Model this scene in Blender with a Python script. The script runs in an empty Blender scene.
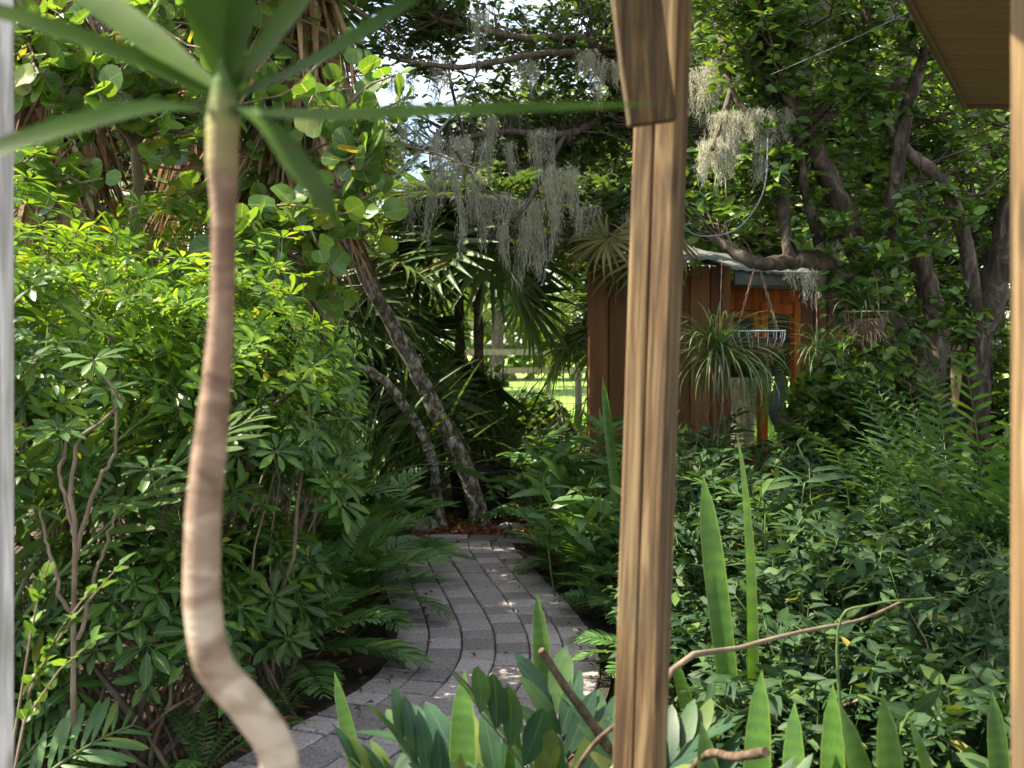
import bpy, math
import numpy as np
from math import radians as R
sc = bpy.context.scene
COL = sc.collection
FPX, CH, HY = 1100.0, 1.6, 340.0
def P(px, py, d):
    return np.array([(px-512)/FPX*d, d, CH+(HY-py)/FPX*d])
def unit(v):
    v = np.asarray(v, float); return v/np.maximum(np.linalg.norm(v, axis=-1, keepdims=True), 1e-9)
# ------------------------------------------------------------------ materials
MATS = []; MID = {}
def newmat(name):
    m = bpy.data.materials.new(name); m.use_nodes = True
    MID[name] = len(MATS); MATS.append(m)
    nt = m.node_tree; nt.nodes.clear()
    return m, nt
def nd(nt, t, **k):
    n = nt.nodes.new(t)
    for a, b in k.items():
        if a.startswith('i_'):
            key = a[2:].replace('_', ' ')
            n.inputs[key].default_value = b
        else: setattr(n, a, b)
    return n
def ramp(nt, stops, fac=None, interp='LINEAR'):
    n = nt.nodes.new('ShaderNodeValToRGB'); cr = n.color_ramp; cr.interpolation = interp
    while len(cr.elements) < len(stops): cr.elements.new(0.5)
    for e, (p, c) in zip(cr.elements, stops):
        e.position = p; e.color = (*c[:3], 1)
    if fac is not None: nt.links.new(fac, n.inputs[0])
    return n
def mixc(nt, a, b, fac, mode='MIX'):
    n = nt.nodes.new('ShaderNodeMix'); n.data_type = 'RGBA'; n.blend_type = mode
    for sock, v in ((n.inputs[0], fac), (n.inputs[6], a), (n.inputs[7], b)):
        if isinstance(v, (int, float)): sock.default_value = v
        elif isinstance(v, tuple): sock.default_value = (*v[:3], 1)
        else: nt.links.new(v, sock)
    return n.outputs[2]
def mth(nt, op, a, b=0.0, clamp=False):
    n = nt.nodes.new('ShaderNodeMath'); n.operation = op; n.use_clamp = clamp
    for s, v in ((n.inputs[0], a), (n.inputs[1], b)):
        if isinstance(v, (int, float)): s.default_value = v
        else: nt.links.new(v, s)
    return n.outputs[0]
def finish(nt, bsdf):
    o = nt.nodes.new('ShaderNodeOutputMaterial'); nt.links.new(bsdf, o.inputs[0])
def leafmat(name, stops, rough=0.4, trans=0.3, tcol=None, spec=0.5, rib=0.06, ribc=(0.25,0.36,0.12), veins=0.0, band=None, edge=None, spots=0.25):
    m, nt = newmat(name); L = nt.links.new
    geo = nd(nt, 'ShaderNodeNewGeometry'); uv = nd(nt, 'ShaderNodeUVMap', uv_map='UVMap')
    sep = nd(nt, 'ShaderNodeSeparateXYZ'); L(uv.outputs[0], sep.inputs[0])
    rp = ramp(nt, stops, geo.outputs['Random Per Island']).outputs[0]
    tc = nd(nt, 'ShaderNodeTexCoord')
    nz = nd(nt, 'ShaderNodeTexNoise', i_Scale=9.0, i_Detail=4.0); L(tc.outputs['Object'], nz.inputs[0])
    v = ramp(nt, [(0.25, (0.6,0.6,0.6)), (0.75, (1.35,1.3,1.15))], nz.outputs[0]).outputs[0]
    col = mixc(nt, rp, v, 1.0, 'MULTIPLY')
    au = mth(nt, 'ABSOLUTE', sep.outputs[0])
    if band:
        w = nd(nt, 'ShaderNodeTexWave', bands_direction='Y', i_Scale=band[0], i_Distortion=6.0, i_Detail=3.0); w.inputs['Detail Scale'].default_value = 2.0
        L(uv.outputs[0], w.inputs[0])
        col = mixc(nt, col, band[1], mth(nt, 'MULTIPLY', w.outputs[0], 0.55))
    if edge:
        e = mth(nt, 'GREATER_THAN', au, 0.9); col = mixc(nt, col, edge, mth(nt, 'MULTIPLY', e, 0.8))
    if veins:
        vv = mth(nt, 'SINE', mth(nt, 'MULTIPLY', mth(nt, 'SUBTRACT', sep.outputs[1], mth(nt, 'MULTIPLY', au, 0.35)), veins))
        col = mixc(nt, col, ribc, mth(nt, 'MULTIPLY', mth(nt, 'GREATER_THAN', vv, 0.95), 0.28))
    if rib:
        r_ = mth(nt, 'LESS_THAN', au, rib); col = mixc(nt, col, ribc, mth(nt, 'MULTIPLY', r_, 0.55))
    if spots:
        n2 = nd(nt, 'ShaderNodeTexNoise', i_Scale=55.0, i_Detail=2.0); L(tc.outputs['Object'], n2.inputs[0])
        col = mixc(nt, col, (0.12, 0.09, 0.03), mth(nt, 'MULTIPLY', ramp(nt, [(0.68,(0,0,0)),(0.76,(1,1,1))], n2.outputs[0]).outputs[0], spots))
    pb = nd(nt, 'ShaderNodeBsdfPrincipled', i_Roughness=rough); pb.inputs['Specular IOR Level'].default_value = spec
    L(col, pb.inputs['Base Color'])
    rr = nd(nt, 'ShaderNodeMapRange'); L(nz.outputs[0], rr.inputs[0]); rr.inputs[3].default_value = rough-0.1; rr.inputs[4].default_value = rough+0.15
    L(rr.outputs[0], pb.inputs['Roughness'])
    tr = nd(nt, 'ShaderNodeBsdfTranslucent')
    L(mixc(nt, col, tcol or (1.9, 1.7, 0.6), 1.0, 'MULTIPLY'), tr.inputs[0])
    mx = nd(nt, 'ShaderNodeMixShader'); mx.inputs[0].default_value = trans
    L(pb.outputs[0], mx.inputs[1]); L(tr.outputs[0], mx.inputs[2]); finish(nt, mx.outputs[0])
def simplemat(name, stops, scale=(8,8,8), detail=6.0, rough=0.85, bump=0.3, bscale=None, spec=0.3, wave=None, metal=0.0, dist=0.0, island=0.0):
    m, nt = newmat(name); L = nt.links.new
    tc = nd(nt, 'ShaderNodeTexCoord'); mp = nd(nt, 'ShaderNodeMapping'); mp.inputs['Scale'].default_value = scale
    L(tc.outputs['Object'], mp.inputs[0])
    nz = nd(nt, 'ShaderNodeTexNoise', i_Scale=1.0, i_Detail=detail, i_Roughness=0.62); nz.inputs['Distortion'].default_value = dist
    L(mp.outputs[0], nz.inputs[0])
    col = ramp(nt, stops, nz.outputs[0]).outputs[0]
    h = nz.outputs[0]
    if wave:
        w = nd(nt, 'ShaderNodeTexWave', bands_direction=wave[0], i_Scale=wave[1], i_Distortion=wave[2], i_Detail=3.0)
        L(tc.outputs['Object'], w.inputs[0])
        col = mixc(nt, col, wave[3], mth(nt, 'MULTIPLY', w.outputs[0], wave[4]))
        h = mth(nt, 'ADD', h, mth(nt, 'MULTIPLY', w.outputs[0], 0.5))
    if island:
        g = nd(nt, 'ShaderNodeNewGeometry')
        v = ramp(nt, [(0, (1-island,)*3), (1, (1+island,)*3)], g.outputs['Random Per Island']).outputs[0]
        col = mixc(nt, col, v, 1.0, 'MULTIPLY')
    pb = nd(nt, 'ShaderNodeBsdfPrincipled', i_Roughness=rough, i_Metallic=metal); pb.inputs['Specular IOR Level'].default_value = spec
    L(col, pb.inputs['Base Color'])
    bp = nd(nt, 'ShaderNodeBump', i_Strength=bump, i_Distance=0.03 if 'bark' in name else 0.01); L(h, bp.inputs['Height']); L(bp.outputs[0], pb.inputs['Normal'])
    finish(nt, pb.outputs[0])
# leaves
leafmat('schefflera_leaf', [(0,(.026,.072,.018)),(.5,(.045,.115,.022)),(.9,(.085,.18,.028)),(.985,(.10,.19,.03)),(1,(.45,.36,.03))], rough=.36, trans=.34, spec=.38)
leafmat('schefflera_young_lit', [(0,(.085,.19,.022)),(.6,(.145,.28,.028)),(.97,(.23,.36,.04)),(1,(.5,.40,.04))], rough=.38, trans=.42, spec=.35)  # new-growth green, brightened so sunlight on the shrub tops is in the colour
leafmat('seagrape_leaf', [(0,(.055,.13,.035)),(.5,(.095,.20,.04)),(.93,(.15,.27,.05)),(.985,(.24,.24,.07)),(1,(.30,.17,.08))], rough=.36, trans=.40, spec=.5, rib=.05, ribc=(.34,.34,.14), veins=34.0)
leafmat('oak_leaf', [(0,(.028,.065,.018)),(.5,(.05,.11,.025)),(.9,(.09,.17,.035)),(1,(.13,.19,.04))], rough=.42, trans=.3, rib=0, spots=0)
leafmat('vine_leaf', [(0,(.035,.09,.022)),(.5,(.07,.155,.03)),(.88,(.12,.23,.045)),(1,(.18,.28,.05))], rough=.38, trans=.36, spots=0)
leafmat('fan_leaf', [(0,(.04,.095,.025)),(.6,(.075,.145,.035)),(.93,(.12,.19,.05)),(1,(.2,.2,.06))], rough=.42, trans=.25, rib=.12, ribc=(.1,.16,.05))
leafmat('pale_fan_leaf', [(0,(.08,.10,.03)),(.6,(.17,.17,.05)),(1,(.30,.24,.10))], rough=.5, trans=.35, rib=.12)
leafmat('cycad_leaf', [(0,(.045,.12,.035)),(.5,(.07,.17,.045)),(.92,(.11,.22,.055)),(1,(.2,.26,.06))], rough=.36, trans=.25, rib=0)
leafmat('cardboard_leaf', [(0,(.022,.058,.038)),(.5,(.032,.08,.045)),(.85,(.06,.12,.04)),(1,(.17,.20,.05))], rough=.45, trans=.2, rib=.05, ribc=(.09,.15,.08), spec=.3)
leafmat('fern_leaf', [(0,(.04,.10,.025)),(.5,(.06,.15,.035)),(.92,(.07,.16,.03)),(1,(.18,.22,.05))], rough=.5, trans=.33, rib=0, spots=.1)
leafmat('ginger_leaf', [(0,(.05,.13,.045)),(.5,(.09,.20,.06)),(.85,(.12,.24,.06)),(1,(.22,.28,.06))], rough=.38, trans=.3, ribc=(.14,.24,.08))
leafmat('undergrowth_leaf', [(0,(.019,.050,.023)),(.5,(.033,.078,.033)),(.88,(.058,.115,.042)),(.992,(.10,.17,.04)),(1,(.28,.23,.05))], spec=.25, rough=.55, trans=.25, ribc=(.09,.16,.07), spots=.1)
leafmat('snake_leaf', [(0,(.05,.13,.022)),(1,(.10,.22,.028))], rough=.42, trans=.3, rib=0, band=(7.0,(.03,.09,.022)), edge=(.15,.24,.04), spots=.15)
leafmat('strap_leaf', [(0,(.045,.10,.035)),(.6,(.075,.14,.05)),(.93,(.09,.16,.05)),(1,(.22,.2,.08))], rough=.42, trans=.25, ribc=(.1,.16,.07))
leafmat('big_leaf', [(0,(.045,.10,.02)),(.6,(.06,.12,.024)),(1,(.09,.15,.03))], rough=.42, trans=.32, rib=.03)
leafmat('dracaena_leaf', [(0,(.025,.068,.008)),(.5,(.04,.095,.011)),(1,(.065,.135,.018))], spec=.2, rough=.55, trans=.35, rib=0, spots=0)
leafmat('dead_leaf', [(0,(.13,.075,.04)),(.5,(.30,.19,.11)),(1,(.50,.38,.25))], rough=.8, trans=.2, tcol=(1.3,1.1,.8), rib=0, spots=0)
leafmat('litter_leaf', [(0,(.05,.03,.018)),(.5,(.12,.065,.035)),(.9,(.22,.13,.05)),(1,(.26,.24,.08))], rough=.8, trans=.1, rib=0, spots=0)
leafmat('grass_blade', [(0,(.10,.22,.03)),(1,(.22,.36,.06))], rough=.5, trans=.35, rib=0, spots=0)
leafmat('moss_strand', [(0,(.36,.365,.33)),(.6,(.52,.52,.475)),(1,(.70,.70,.65))], rough=.9, trans=.35, tcol=(1.1,1.1,.95), rib=0, spots=0)
leafmat('far_leaf', [(0,(.05,.10,.025)),(.5,(.10,.17,.04)),(1,(.14,.21,.05))], rough=.5, trans=.35, rib=0, spots=0)
# solids
simplemat('bark', [(.3,(.055,.04,.028)),(.55,(.13,.10,.075)),(.7,(.26,.23,.19))], scale=(14,14,5), bump=.9, dist=.6)
simplemat('dark_bark', [(.36,(.022,.016,.011)),(.5,(.065,.048,.033)),(.6,(.13,.105,.08)),(.7,(.24,.22,.18))], scale=(9,9,4), bump=1.0, dist=1.2, detail=12)
simplemat('lichen_bark', [(.36,(.06,.045,.03)),(.48,(.16,.13,.10)),(.56,(.36,.33,.29)),(.68,(.50,.47,.42))], scale=(22,22,14), bump=.9, dist=.4)
simplemat('palm_bark', [(.3,(.07,.05,.035)),(.7,(.22,.17,.12))], scale=(6,6,20), bump=1)
simplemat('twig', [(.3,(.10,.075,.05)),(.7,(.27,.21,.15))], scale=(10,10,6), bump=.3)
simplemat('green_stem', [(.3,(.06,.11,.03)),(.7,(.12,.17,.05))], scale=(10,10,3), bump=.1, rough=.5)
simplemat('soil', [(.3,(.022,.016,.011)),(.55,(.05,.034,.022)),(.75,(.10,.065,.04))], scale=(9,9,9), detail=10, bump=1)
simplemat('mulch_chip', [(.3,(.17,.055,.03)),(.7,(.32,.12,.065))], scale=(30,30,30), bump=.4, island=.5)
simplemat('lawn_ground', [(.3,(.12,.20,.035)),(.55,(.20,.32,.06)),(.8,(.32,.42,.10))], scale=(.9,.9,.9), detail=10, bump=.5)
simplemat('paver', [(.28,(.19,.165,.165)),(.5,(.32,.285,.285)),(.62,(.41,.37,.37)),(.8,(.48,.44,.44))], scale=(60,60,60), detail=8, rough=.82, bump=.5, island=.36)
simplemat('path_sand', [(.3,(.022,.018,.014)),(.7,(.06,.05,.038))], scale=(50,50,50), bump=.6)
simplemat('shed_board', [(.3,(.12,.05,.018)),(.6,(.20,.088,.030)),(.8,(.27,.125,.045))], scale=(12,12,1.2), bump=.4, rough=.65, island=.22)
simplemat('orange_lit_board', [(.3,(.45,.095,.012)),(.6,(.66,.17,.02)),(.8,(.72,.25,.05))], scale=(12,12,1.2), bump=.4, rough=.55, island=.15)  # orange stained wood, brightened to stand in for sun on the doorway
simplemat('dark_board', [(.3,(.04,.025,.014)),(.7,(.08,.05,.03))], scale=(12,12,1.2), bump=.3)
simplemat('tin_roof', [(.35,(.10,.105,.10)),(.6,(.18,.19,.18)),(.75,(.13,.085,.055))], scale=(3,3,3), rough=.5, metal=.3, bump=.15)
simplemat('white_paint', [(.3,(.62,.62,.60)),(.62,(.80,.80,.78)),(.75,(.55,.53,.48))], scale=(20,20,5), bump=.3, rough=.6)
simplemat('vinyl', [(.3,(.50,.54,.60)),(.8,(.66,.70,.75))], scale=(8,8,8), bump=.05, rough=.5)
simplemat('black_plastic', [(.3,(.012,.012,.013)),(.8,(.03,.03,.03))], bump=.1, rough=.5)
simplemat('wire', [(.3,(.16,.165,.165)),(.8,(.25,.26,.26))], bump=0, rough=.4, metal=.6)
simplemat('rust', [(.3,(.12,.07,.05)),(.8,(.32,.22,.17))], scale=(40,40,40), bump=.2)
simplemat('coir', [(.3,(.05,.032,.02)),(.7,(.15,.10,.065))], scale=(60,60,60), bump=1, detail=10)
simplemat('rock', [(.3,(.16,.16,.15)),(.7,(.38,.38,.36))], scale=(14,14,14), bump=.7)
simplemat('rail_wood', [(.3,(.13,.11,.085)),(.7,(.25,.21,.16))], scale=(20,20,3), bump=.4)
simplemat('soffit_paint', [(.3,(.27,.19,.10)),(.7,(.34,.25,.14))], scale=(1.2,14,8), bump=.15, rough=.6)
simplemat('fascia_paint', [(.3,(.12,.085,.05)),(.7,(.20,.15,.09))], scale=(4,4,8), bump=.2, rough=.6)
simplemat('shingle', [(.3,(.06,.055,.05)),(.7,(.13,.12,.11))], scale=(30,30,30), bump=.6)
simplemat('cut_wood', [(.35,(.045,.028,.018)),(.55,(.12,.08,.05)),(.7,(.22,.16,.10))], scale=(30,30,30), bump=.6)
def dracbark():
    m, nt = newmat('dracaena_bark'); L = nt.links.new; tc = nd(nt, 'ShaderNodeTexCoord'); mp = nd(nt, 'ShaderNodeMapping'); mp.inputs['Scale'].default_value = (16,16,34); L(tc.outputs['Object'], mp.inputs[0])
    nz = nd(nt, 'ShaderNodeTexNoise', i_Scale=1.0, i_Detail=8.0); nz.inputs['Distortion'].default_value = .8; L(mp.outputs[0], nz.inputs[0])
    pale_bark = ramp(nt, [(.32,(.24,.16,.10)),(.5,(.44,.34,.24)),(.68,(.62,.52,.39))], nz.outputs[0]).outputs[0]
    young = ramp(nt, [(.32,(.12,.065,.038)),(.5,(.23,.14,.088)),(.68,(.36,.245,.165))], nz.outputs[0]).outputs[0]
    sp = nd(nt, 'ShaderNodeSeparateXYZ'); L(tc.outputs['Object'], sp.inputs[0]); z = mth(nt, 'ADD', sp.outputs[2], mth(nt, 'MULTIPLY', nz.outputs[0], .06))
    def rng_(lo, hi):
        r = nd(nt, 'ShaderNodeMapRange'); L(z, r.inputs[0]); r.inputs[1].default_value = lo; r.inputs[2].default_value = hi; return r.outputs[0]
    col = mixc(nt, pale_bark, young, rng_(1.15, 1.62)); col = mixc(nt, col, (.30,.27,.10), rng_(1.80, 1.855)); col = mixc(nt, col, (.06,.12,.02), rng_(1.855, 1.91))  # pale bark below, redder brown above, green at the neck
    pb = nd(nt, 'ShaderNodeBsdfPrincipled', i_Roughness=.75); L(col, pb.inputs['Base Color'])
    w_ = nd(nt, 'ShaderNodeTexWave', bands_direction='Z', i_Scale=30.0, i_Distortion=5.0, i_Detail=3.0); L(tc.outputs['Object'], w_.inputs[0])
    bp = nd(nt, 'ShaderNodeBump', i_Strength=.4, i_Distance=.003); L(mth(nt, 'ADD', nz.outputs[0], mth(nt, 'MULTIPLY', w_.outputs[0], .18)), bp.inputs['Height']); L(bp.outputs[0], pb.inputs['Normal']); finish(nt, pb.outputs[0])
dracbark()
simplemat('soot_glass', [(.3,(.05,.06,.065)),(.7,(.10,.12,.13))], bump=0, rough=.08, spec=.8)
def lumber(name, c0, c1, c2, ang=0):
    m, nt = newmat(name); L = nt.links.new
    tc = nd(nt, 'ShaderNodeTexCoord'); mp = nd(nt, 'ShaderNodeMapping'); mp.inputs['Scale'].default_value = (26, 26, 1.3)
    L(tc.outputs['Object'], mp.inputs[0])
    n1 = nd(nt, 'ShaderNodeTexNoise', i_Scale=1.0, i_Detail=8.0, i_Roughness=0.6); n1.inputs['Distortion'].default_value = 2.2; L(mp.outputs[0], n1.inputs[0])
    mp2 = nd(nt, 'ShaderNodeMapping'); mp2.inputs['Scale'].default_value = (95, 95, 3); L(tc.outputs['Object'], mp2.inputs[0])
    n2 = nd(nt, 'ShaderNodeTexNoise', i_Scale=1.0, i_Detail=4.0); L(mp2.outputs[0], n2.inputs[0])
    n3 = nd(nt, 'ShaderNodeTexNoise', i_Scale=3.2, i_Detail=5.0); L(tc.outputs['Object'], n3.inputs[0])
    vo = nd(nt, 'ShaderNodeTexVoronoi', i_Scale=1.0); mp3 = nd(nt, 'ShaderNodeMapping'); mp3.inputs['Scale'].default_value = (11, 11, 4.2); L(tc.outputs['Object'], mp3.inputs[0]); L(mp3.outputs[0], vo.inputs[0])
    knot = ramp(nt, [(0.10,(1,1,1)),(0.24,(0,0,0))], vo.outputs['Distance']).outputs[0]
    col = ramp(nt, [(.38, c0), (.5, c1), (.6, c2)], n1.outputs[0]).outputs[0]
    col = mixc(nt, col, c0, mth(nt, 'MULTIPLY', ramp(nt, [(.5,(0,0,0)),(.62,(1,1,1))], n2.outputs[0]).outputs[0], .45))
    col = mixc(nt, col, (c0[0]*.55, c0[1]*.5, c0[2]*.45), mth(nt, 'MULTIPLY', knot, .8))
    col = mixc(nt, col, (.10,.085,.05), mth(nt, 'MULTIPLY', ramp(nt, [(.52,(0,0,0)),(.7,(1,1,1))], n3.outputs[0]).outputs[0], .5))
    pb = nd(nt, 'ShaderNodeBsdfPrincipled', i_Roughness=.75); L(col, pb.inputs['Base Color'])
    bp = nd(nt, 'ShaderNodeBump', i_Strength=.5, i_Distance=.003); L(mth(nt, 'ADD', n1.outputs[0], n2.outputs[0]), bp.inputs['Height']); L(bp.outputs[0], pb.inputs['Normal'])
    finish(nt, pb.outputs[0])
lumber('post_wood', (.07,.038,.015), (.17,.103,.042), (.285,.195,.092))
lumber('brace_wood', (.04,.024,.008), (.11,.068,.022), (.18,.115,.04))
lumber('grey_wood', (.42,.41,.39), (.68,.67,.65), (.82,.81,.79))
simplemat('hose', [(.3,(.10,.115,.115)),(.8,(.17,.185,.185))], bump=0, rough=.5)
# ------------------------------------------------------------------ geometry collector
class G:
    def __init__(s): s.V=[]; s.U=[]; s.Q=[]; s.T=[]; s.QM=[]; s.TM=[]; s.n=0
    def raw(s, V, Q=None, T=None, mat=0, U=None):
        V = np.asarray(V, float).reshape(-1,3); k = len(V)
        s.V.append(V); s.U.append(np.zeros((k,2)) if U is None else np.asarray(U, float).reshape(-1,2))
        mi = MID[mat] if isinstance(mat, str) else mat
        for F, LF, LM, w in ((Q, s.Q, s.QM, 4), (T, s.T, s.TM, 3)):
            if F is not None and len(F):
                F = np.asarray(F, int).reshape(-1,w); LF.append(F+s.n)
                LM.append(np.full(len(F), mi) if np.isscalar(mi) else np.asarray(mi))
        s.n += k; return s
    def flat(s):
        if len(s.V) > 1 or len(s.Q) > 1 or len(s.T) > 1:
            s.V=[np.concatenate(s.V)]; s.U=[np.concatenate(s.U)]
            for a in ('Q','T','QM','TM'):
                l = getattr(s, a)
                if l: setattr(s, a, [np.concatenate(l)])
        return s
    def inst(s, g, M, T, mat=None):
        """add n copies of g: M (n,3,3) with the axes as columns, T (n,3)"""
        g.flat(); V0 = g.V[0]; M = np.asarray(M); T = np.asarray(T); n = len(M); k = len(V0)
        if n == 0: return s
        s.V.append((np.einsum('nij,kj->nki', M, V0)+T[:,None,:]).reshape(-1,3))
        s.U.append(np.tile(g.U[0], (n,1)))
        off = (np.arange(n)*k+s.n)
        for a, am, w in (('Q','QM',4),('T','TM',3)):
            F = getattr(g, a)
            if F:
                getattr(s, a).append((F[0][None]+off[:,None,None]).reshape(-1,w))
                m0 = getattr(g, am)[0]
                getattr(s, am).append(np.tile(m0, n) if mat is None else np.full(len(m0)*n, MID[mat]))
        s.n += n*k; return s
    def tubes(s, Pn, Rn, sides=6, mat='bark', caps=False):
        Pn = np.asarray(Pn, float); Rn = np.asarray(Rn, float)
        if Pn.ndim == 2: Pn = Pn[None]; Rn = Rn[None]
        n, m, _ = Pn.shape
        tg = np.empty_like(Pn); tg[:,1:-1] = Pn[:,2:]-Pn[:,:-2]; tg[:,0] = Pn[:,1]-Pn[:,0]; tg[:,-1] = Pn[:,-1]-Pn[:,-2]; tg = unit(tg)
        tot = unit(Pn[:,-1]-Pn[:,0]); ref = np.where(np.abs(tot[:,2:3]) > .8, np.array([[1.,.13,0]]), np.array([[0,.1,1.]]))[:,None,:]
        a = unit(np.cross(tg, np.broadcast_to(ref, tg.shape))); b = np.cross(tg, a)
        th = np.arange(sides)/sides*2*math.pi
        V = Pn[:,:,None,:]+Rn[:,:,None,None]*(np.cos(th)[None,None,:,None]*a[:,:,None,:]+np.sin(th)[None,None,:,None]*b[:,:,None,:])
        i = np.arange(m-1)[:,None]*sides; j = np.arange(sides)[None,:]; j2 = (j+1)%sides
        q = np.stack([i+j, i+j2, i+sides+j2, i+sides+j], -1).reshape(-1,4)
        Q = (q[None]+(np.arange(n)*m*sides)[:,None,None]).reshape(-1,4)
        s.raw(V, Q, None, mat)
        if caps:
            for e in (0, m-1):
                c = Pn[0,e]; ring = V[0,e]
                s.raw(np.vstack([ring, c]), None, [[k,(k+1)%sides,sides] if e else [(k+1)%sides,k,sides] for k in range(sides)], mat)
        return s
    def box(s, c, size, mat, M=None, bev=0.0):
        """box with chamfered long edges; M (3,3) orients it"""
        hx, hy, hz = np.asarray(size, float)/2; b = min(bev, hx*.9, hy*.9, hz*.9)
        if b <= 0:
            V = np.array([[x*hx,y*hy,z*hz] for z in (-1,1) for x,y in ((-1,-1),(1,-1),(1,1),(-1,1))])
            Q = [[0,3,2,1],[4,5,6,7],[0,1,5,4],[1,2,6,5],[2,3,7,6],[3,0,4,7]]; T=None
        else:
            oc = [(-hx+b,-hy),(hx-b,-hy),(hx,-hy+b),(hx,hy-b),(hx-b,hy),(-hx+b,hy),(-hx,hy-b),(-hx,-hy+b)]
            inn = [(-hx+b,-hy+b),(hx-b,-hy+b),(hx-b,-hy+b),(hx-b,hy-b),(hx-b,hy-b),(-hx+b,hy-b),(-hx+b,hy-b),(-hx+b,-hy+b)]
            V = [[x,y,-hz] for x,y in inn]+[[x,y,-hz+b] for x,y in oc]+[[x,y,hz-b] for x,y in oc]+[[x,y,hz] for x,y in inn]
            V = np.array(V); Q=[]
            for r in range(3):
                for k in range(8): Q.append([r*8+k, r*8+(k+1)%8, r*8+8+(k+1)%8, r*8+8+k])
            Q.append([24+1,24+3,24+5,24+7]); Q.append([7,5,3,1]); T=None
        if M is not None: V = V@np.asarray(M).T
        return s.raw(V+np.asarray(c), Q, T, mat)
    def mesh(s, name, smooth=True):
        s.flat(); me = bpy.data.meshes.new(name)
        V = s.V[0]; Q = s.Q[0] if s.Q else np.zeros((0,4),int); T = s.T[0] if s.T else np.zeros((0,3),int)
        mats = np.concatenate([s.QM[0] if s.QM else np.zeros(0,int), s.TM[0] if s.TM else np.zeros(0,int)])
        loops = np.concatenate([Q.ravel(), T.ravel()]).astype(np.int32)
        me.vertices.add(len(V)); me.vertices.foreach_set('co', V.astype(np.float32).ravel())
        me.loops.add(len(loops)); me.loops.foreach_set('vertex_index', loops)
        nf = len(Q)+len(T); me.polygons.add(nf)
        ls = np.concatenate([np.arange(len(Q))*4, len(Q)*4+np.arange(len(T))*3]).astype(np.int32)
        me.polygons.foreach_set('loop_start', ls)
        used = np.unique(mats); lut = np.zeros(len(MATS), int); lut[used] = np.arange(len(used))
        for u in used: me.materials.append(MATS[u])
        me.polygons.foreach_set('material_index', lut[mats].astype(np.int32))
        me.polygons.foreach_set('use_smooth', np.full(nf, smooth))
        uvl = me.uv_layers.new(name='UVMap'); uvl.data.foreach_set('uv', s.U[0][loops].astype(np.float32).ravel())
        me.update(calc_edges=True); return me
def frame(d, up):
    """n matrices with y along d and z near up"""
    d = unit(d); up = np.broadcast_to(np.asarray(up, float), d.shape)
    x = np.cross(d, up); bad = np.linalg.norm(x, axis=-1) < 1e-3
    x[bad] = np.cross(d[bad], [1.0,0.2,0.1]); x = unit(x); z = np.cross(x, d)
    return np.stack([x, d, z], -1)
# ------------------------------------------------------------------ leaf templates (along +y, length 1)
def leaf(w, prof=((0,0),(.3,1),(.7,.75),(1,0)), fold=.25, droop=.15, mat='vine_leaf', wave=0., cup=0.):
    g = G(); V=[]; U=[]; Q=[]; T=[]; idx=[]
    for k,(t,r) in enumerate(prof):
        z = -droop*t*t; hw = w*r*.5
        if r == 0: idx.append((len(V),)); V.append((0,t,z)); U.append((0,t))
        else:
            idx.append((len(V),len(V)+1,len(V)+2)); zz = z+fold*hw+wave*math.sin(k*2.3)*hw
            V += [(-hw,t,zz),(0,t,z),(hw,t,z+fold*hw-wave*math.sin(k*2.3)*hw)]; U += [(-1,t),(0,t),(1,t)]
    for a,b in zip(idx, idx[1:]):
        if len(a)==1: T += [(a[0],b[1],b[0]),(a[0],b[2],b[1])]
        elif len(b)==1: T += [(a[0],a[1],b[0]),(a[1],a[2],b[0])]
        else: Q += [(a[0],a[1],b[1],b[0]),(a[1],a[2],b[2],b[1])]
    return g.raw(V, Q or None, T or None, mat, U)
def long_leaf(w, n=9, droop=.5, prof=None, fold=.3, mat='strap_leaf', twist=0., power=2.):
    """strap: rows along an arc, tip drooping"""
    g = G(); V=[]; U=[]; Q=[]
    prof = prof or (lambda t: min(1, .45+2*t)*(1-t**3)**.8+.02)
    y=z=0.; a0 = 0.
    for k in range(n+1):
        t = k/n; ang = -droop*t**power*1.6
        if k: y += math.cos(ang)/n; z += math.sin(ang)/n
        hw = w*.5*prof(t); tw = twist*t; c, s_ = math.cos(tw), math.sin(tw)
        for u in (-1,0,1):
            x0 = u*hw; z0 = abs(u)*fold*hw
            V.append((x0*c-z0*s_, y, z+x0*s_+z0*c)); U.append((u,t))
    for k in range(n):
        for j in (0,1): Q.append((k*3+j,k*3+j+1,k*3+4+j,k*3+3+j))
    return g.raw(V,Q,None,mat,U)
def round_leaf(mat='seagrape_leaf', cup=.12, n=12):
    g = G(); V=[(0,.45,0)]; U=[(0,.45)]
    for r in (.55,1.):
        for k in range(n):
            th = k/n*2*math.pi; x = math.sin(th)*.5*r; y = .47-math.cos(th)*.47*r
            if k == 0 and r == 1.: y += .10
            V.append((x,y,cup*r*r*(abs(x)*1.2+.25*math.sin(3*th)))); U.append((math.sin(th)*r, y))
    T = [(0,1+(k+1)%n,1+k) for k in range(n)]; Q = [(1+k,1+(k+1)%n,1+n+(k+1)%n,1+n+k) for k in range(n)]
    T = list(T)
    g.raw(V,Q,T,mat,U)
    g.tubes([[0,.1,0],[0,-.08,-.03]], [.012,.014], 3, 'green_stem'); return g
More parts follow.
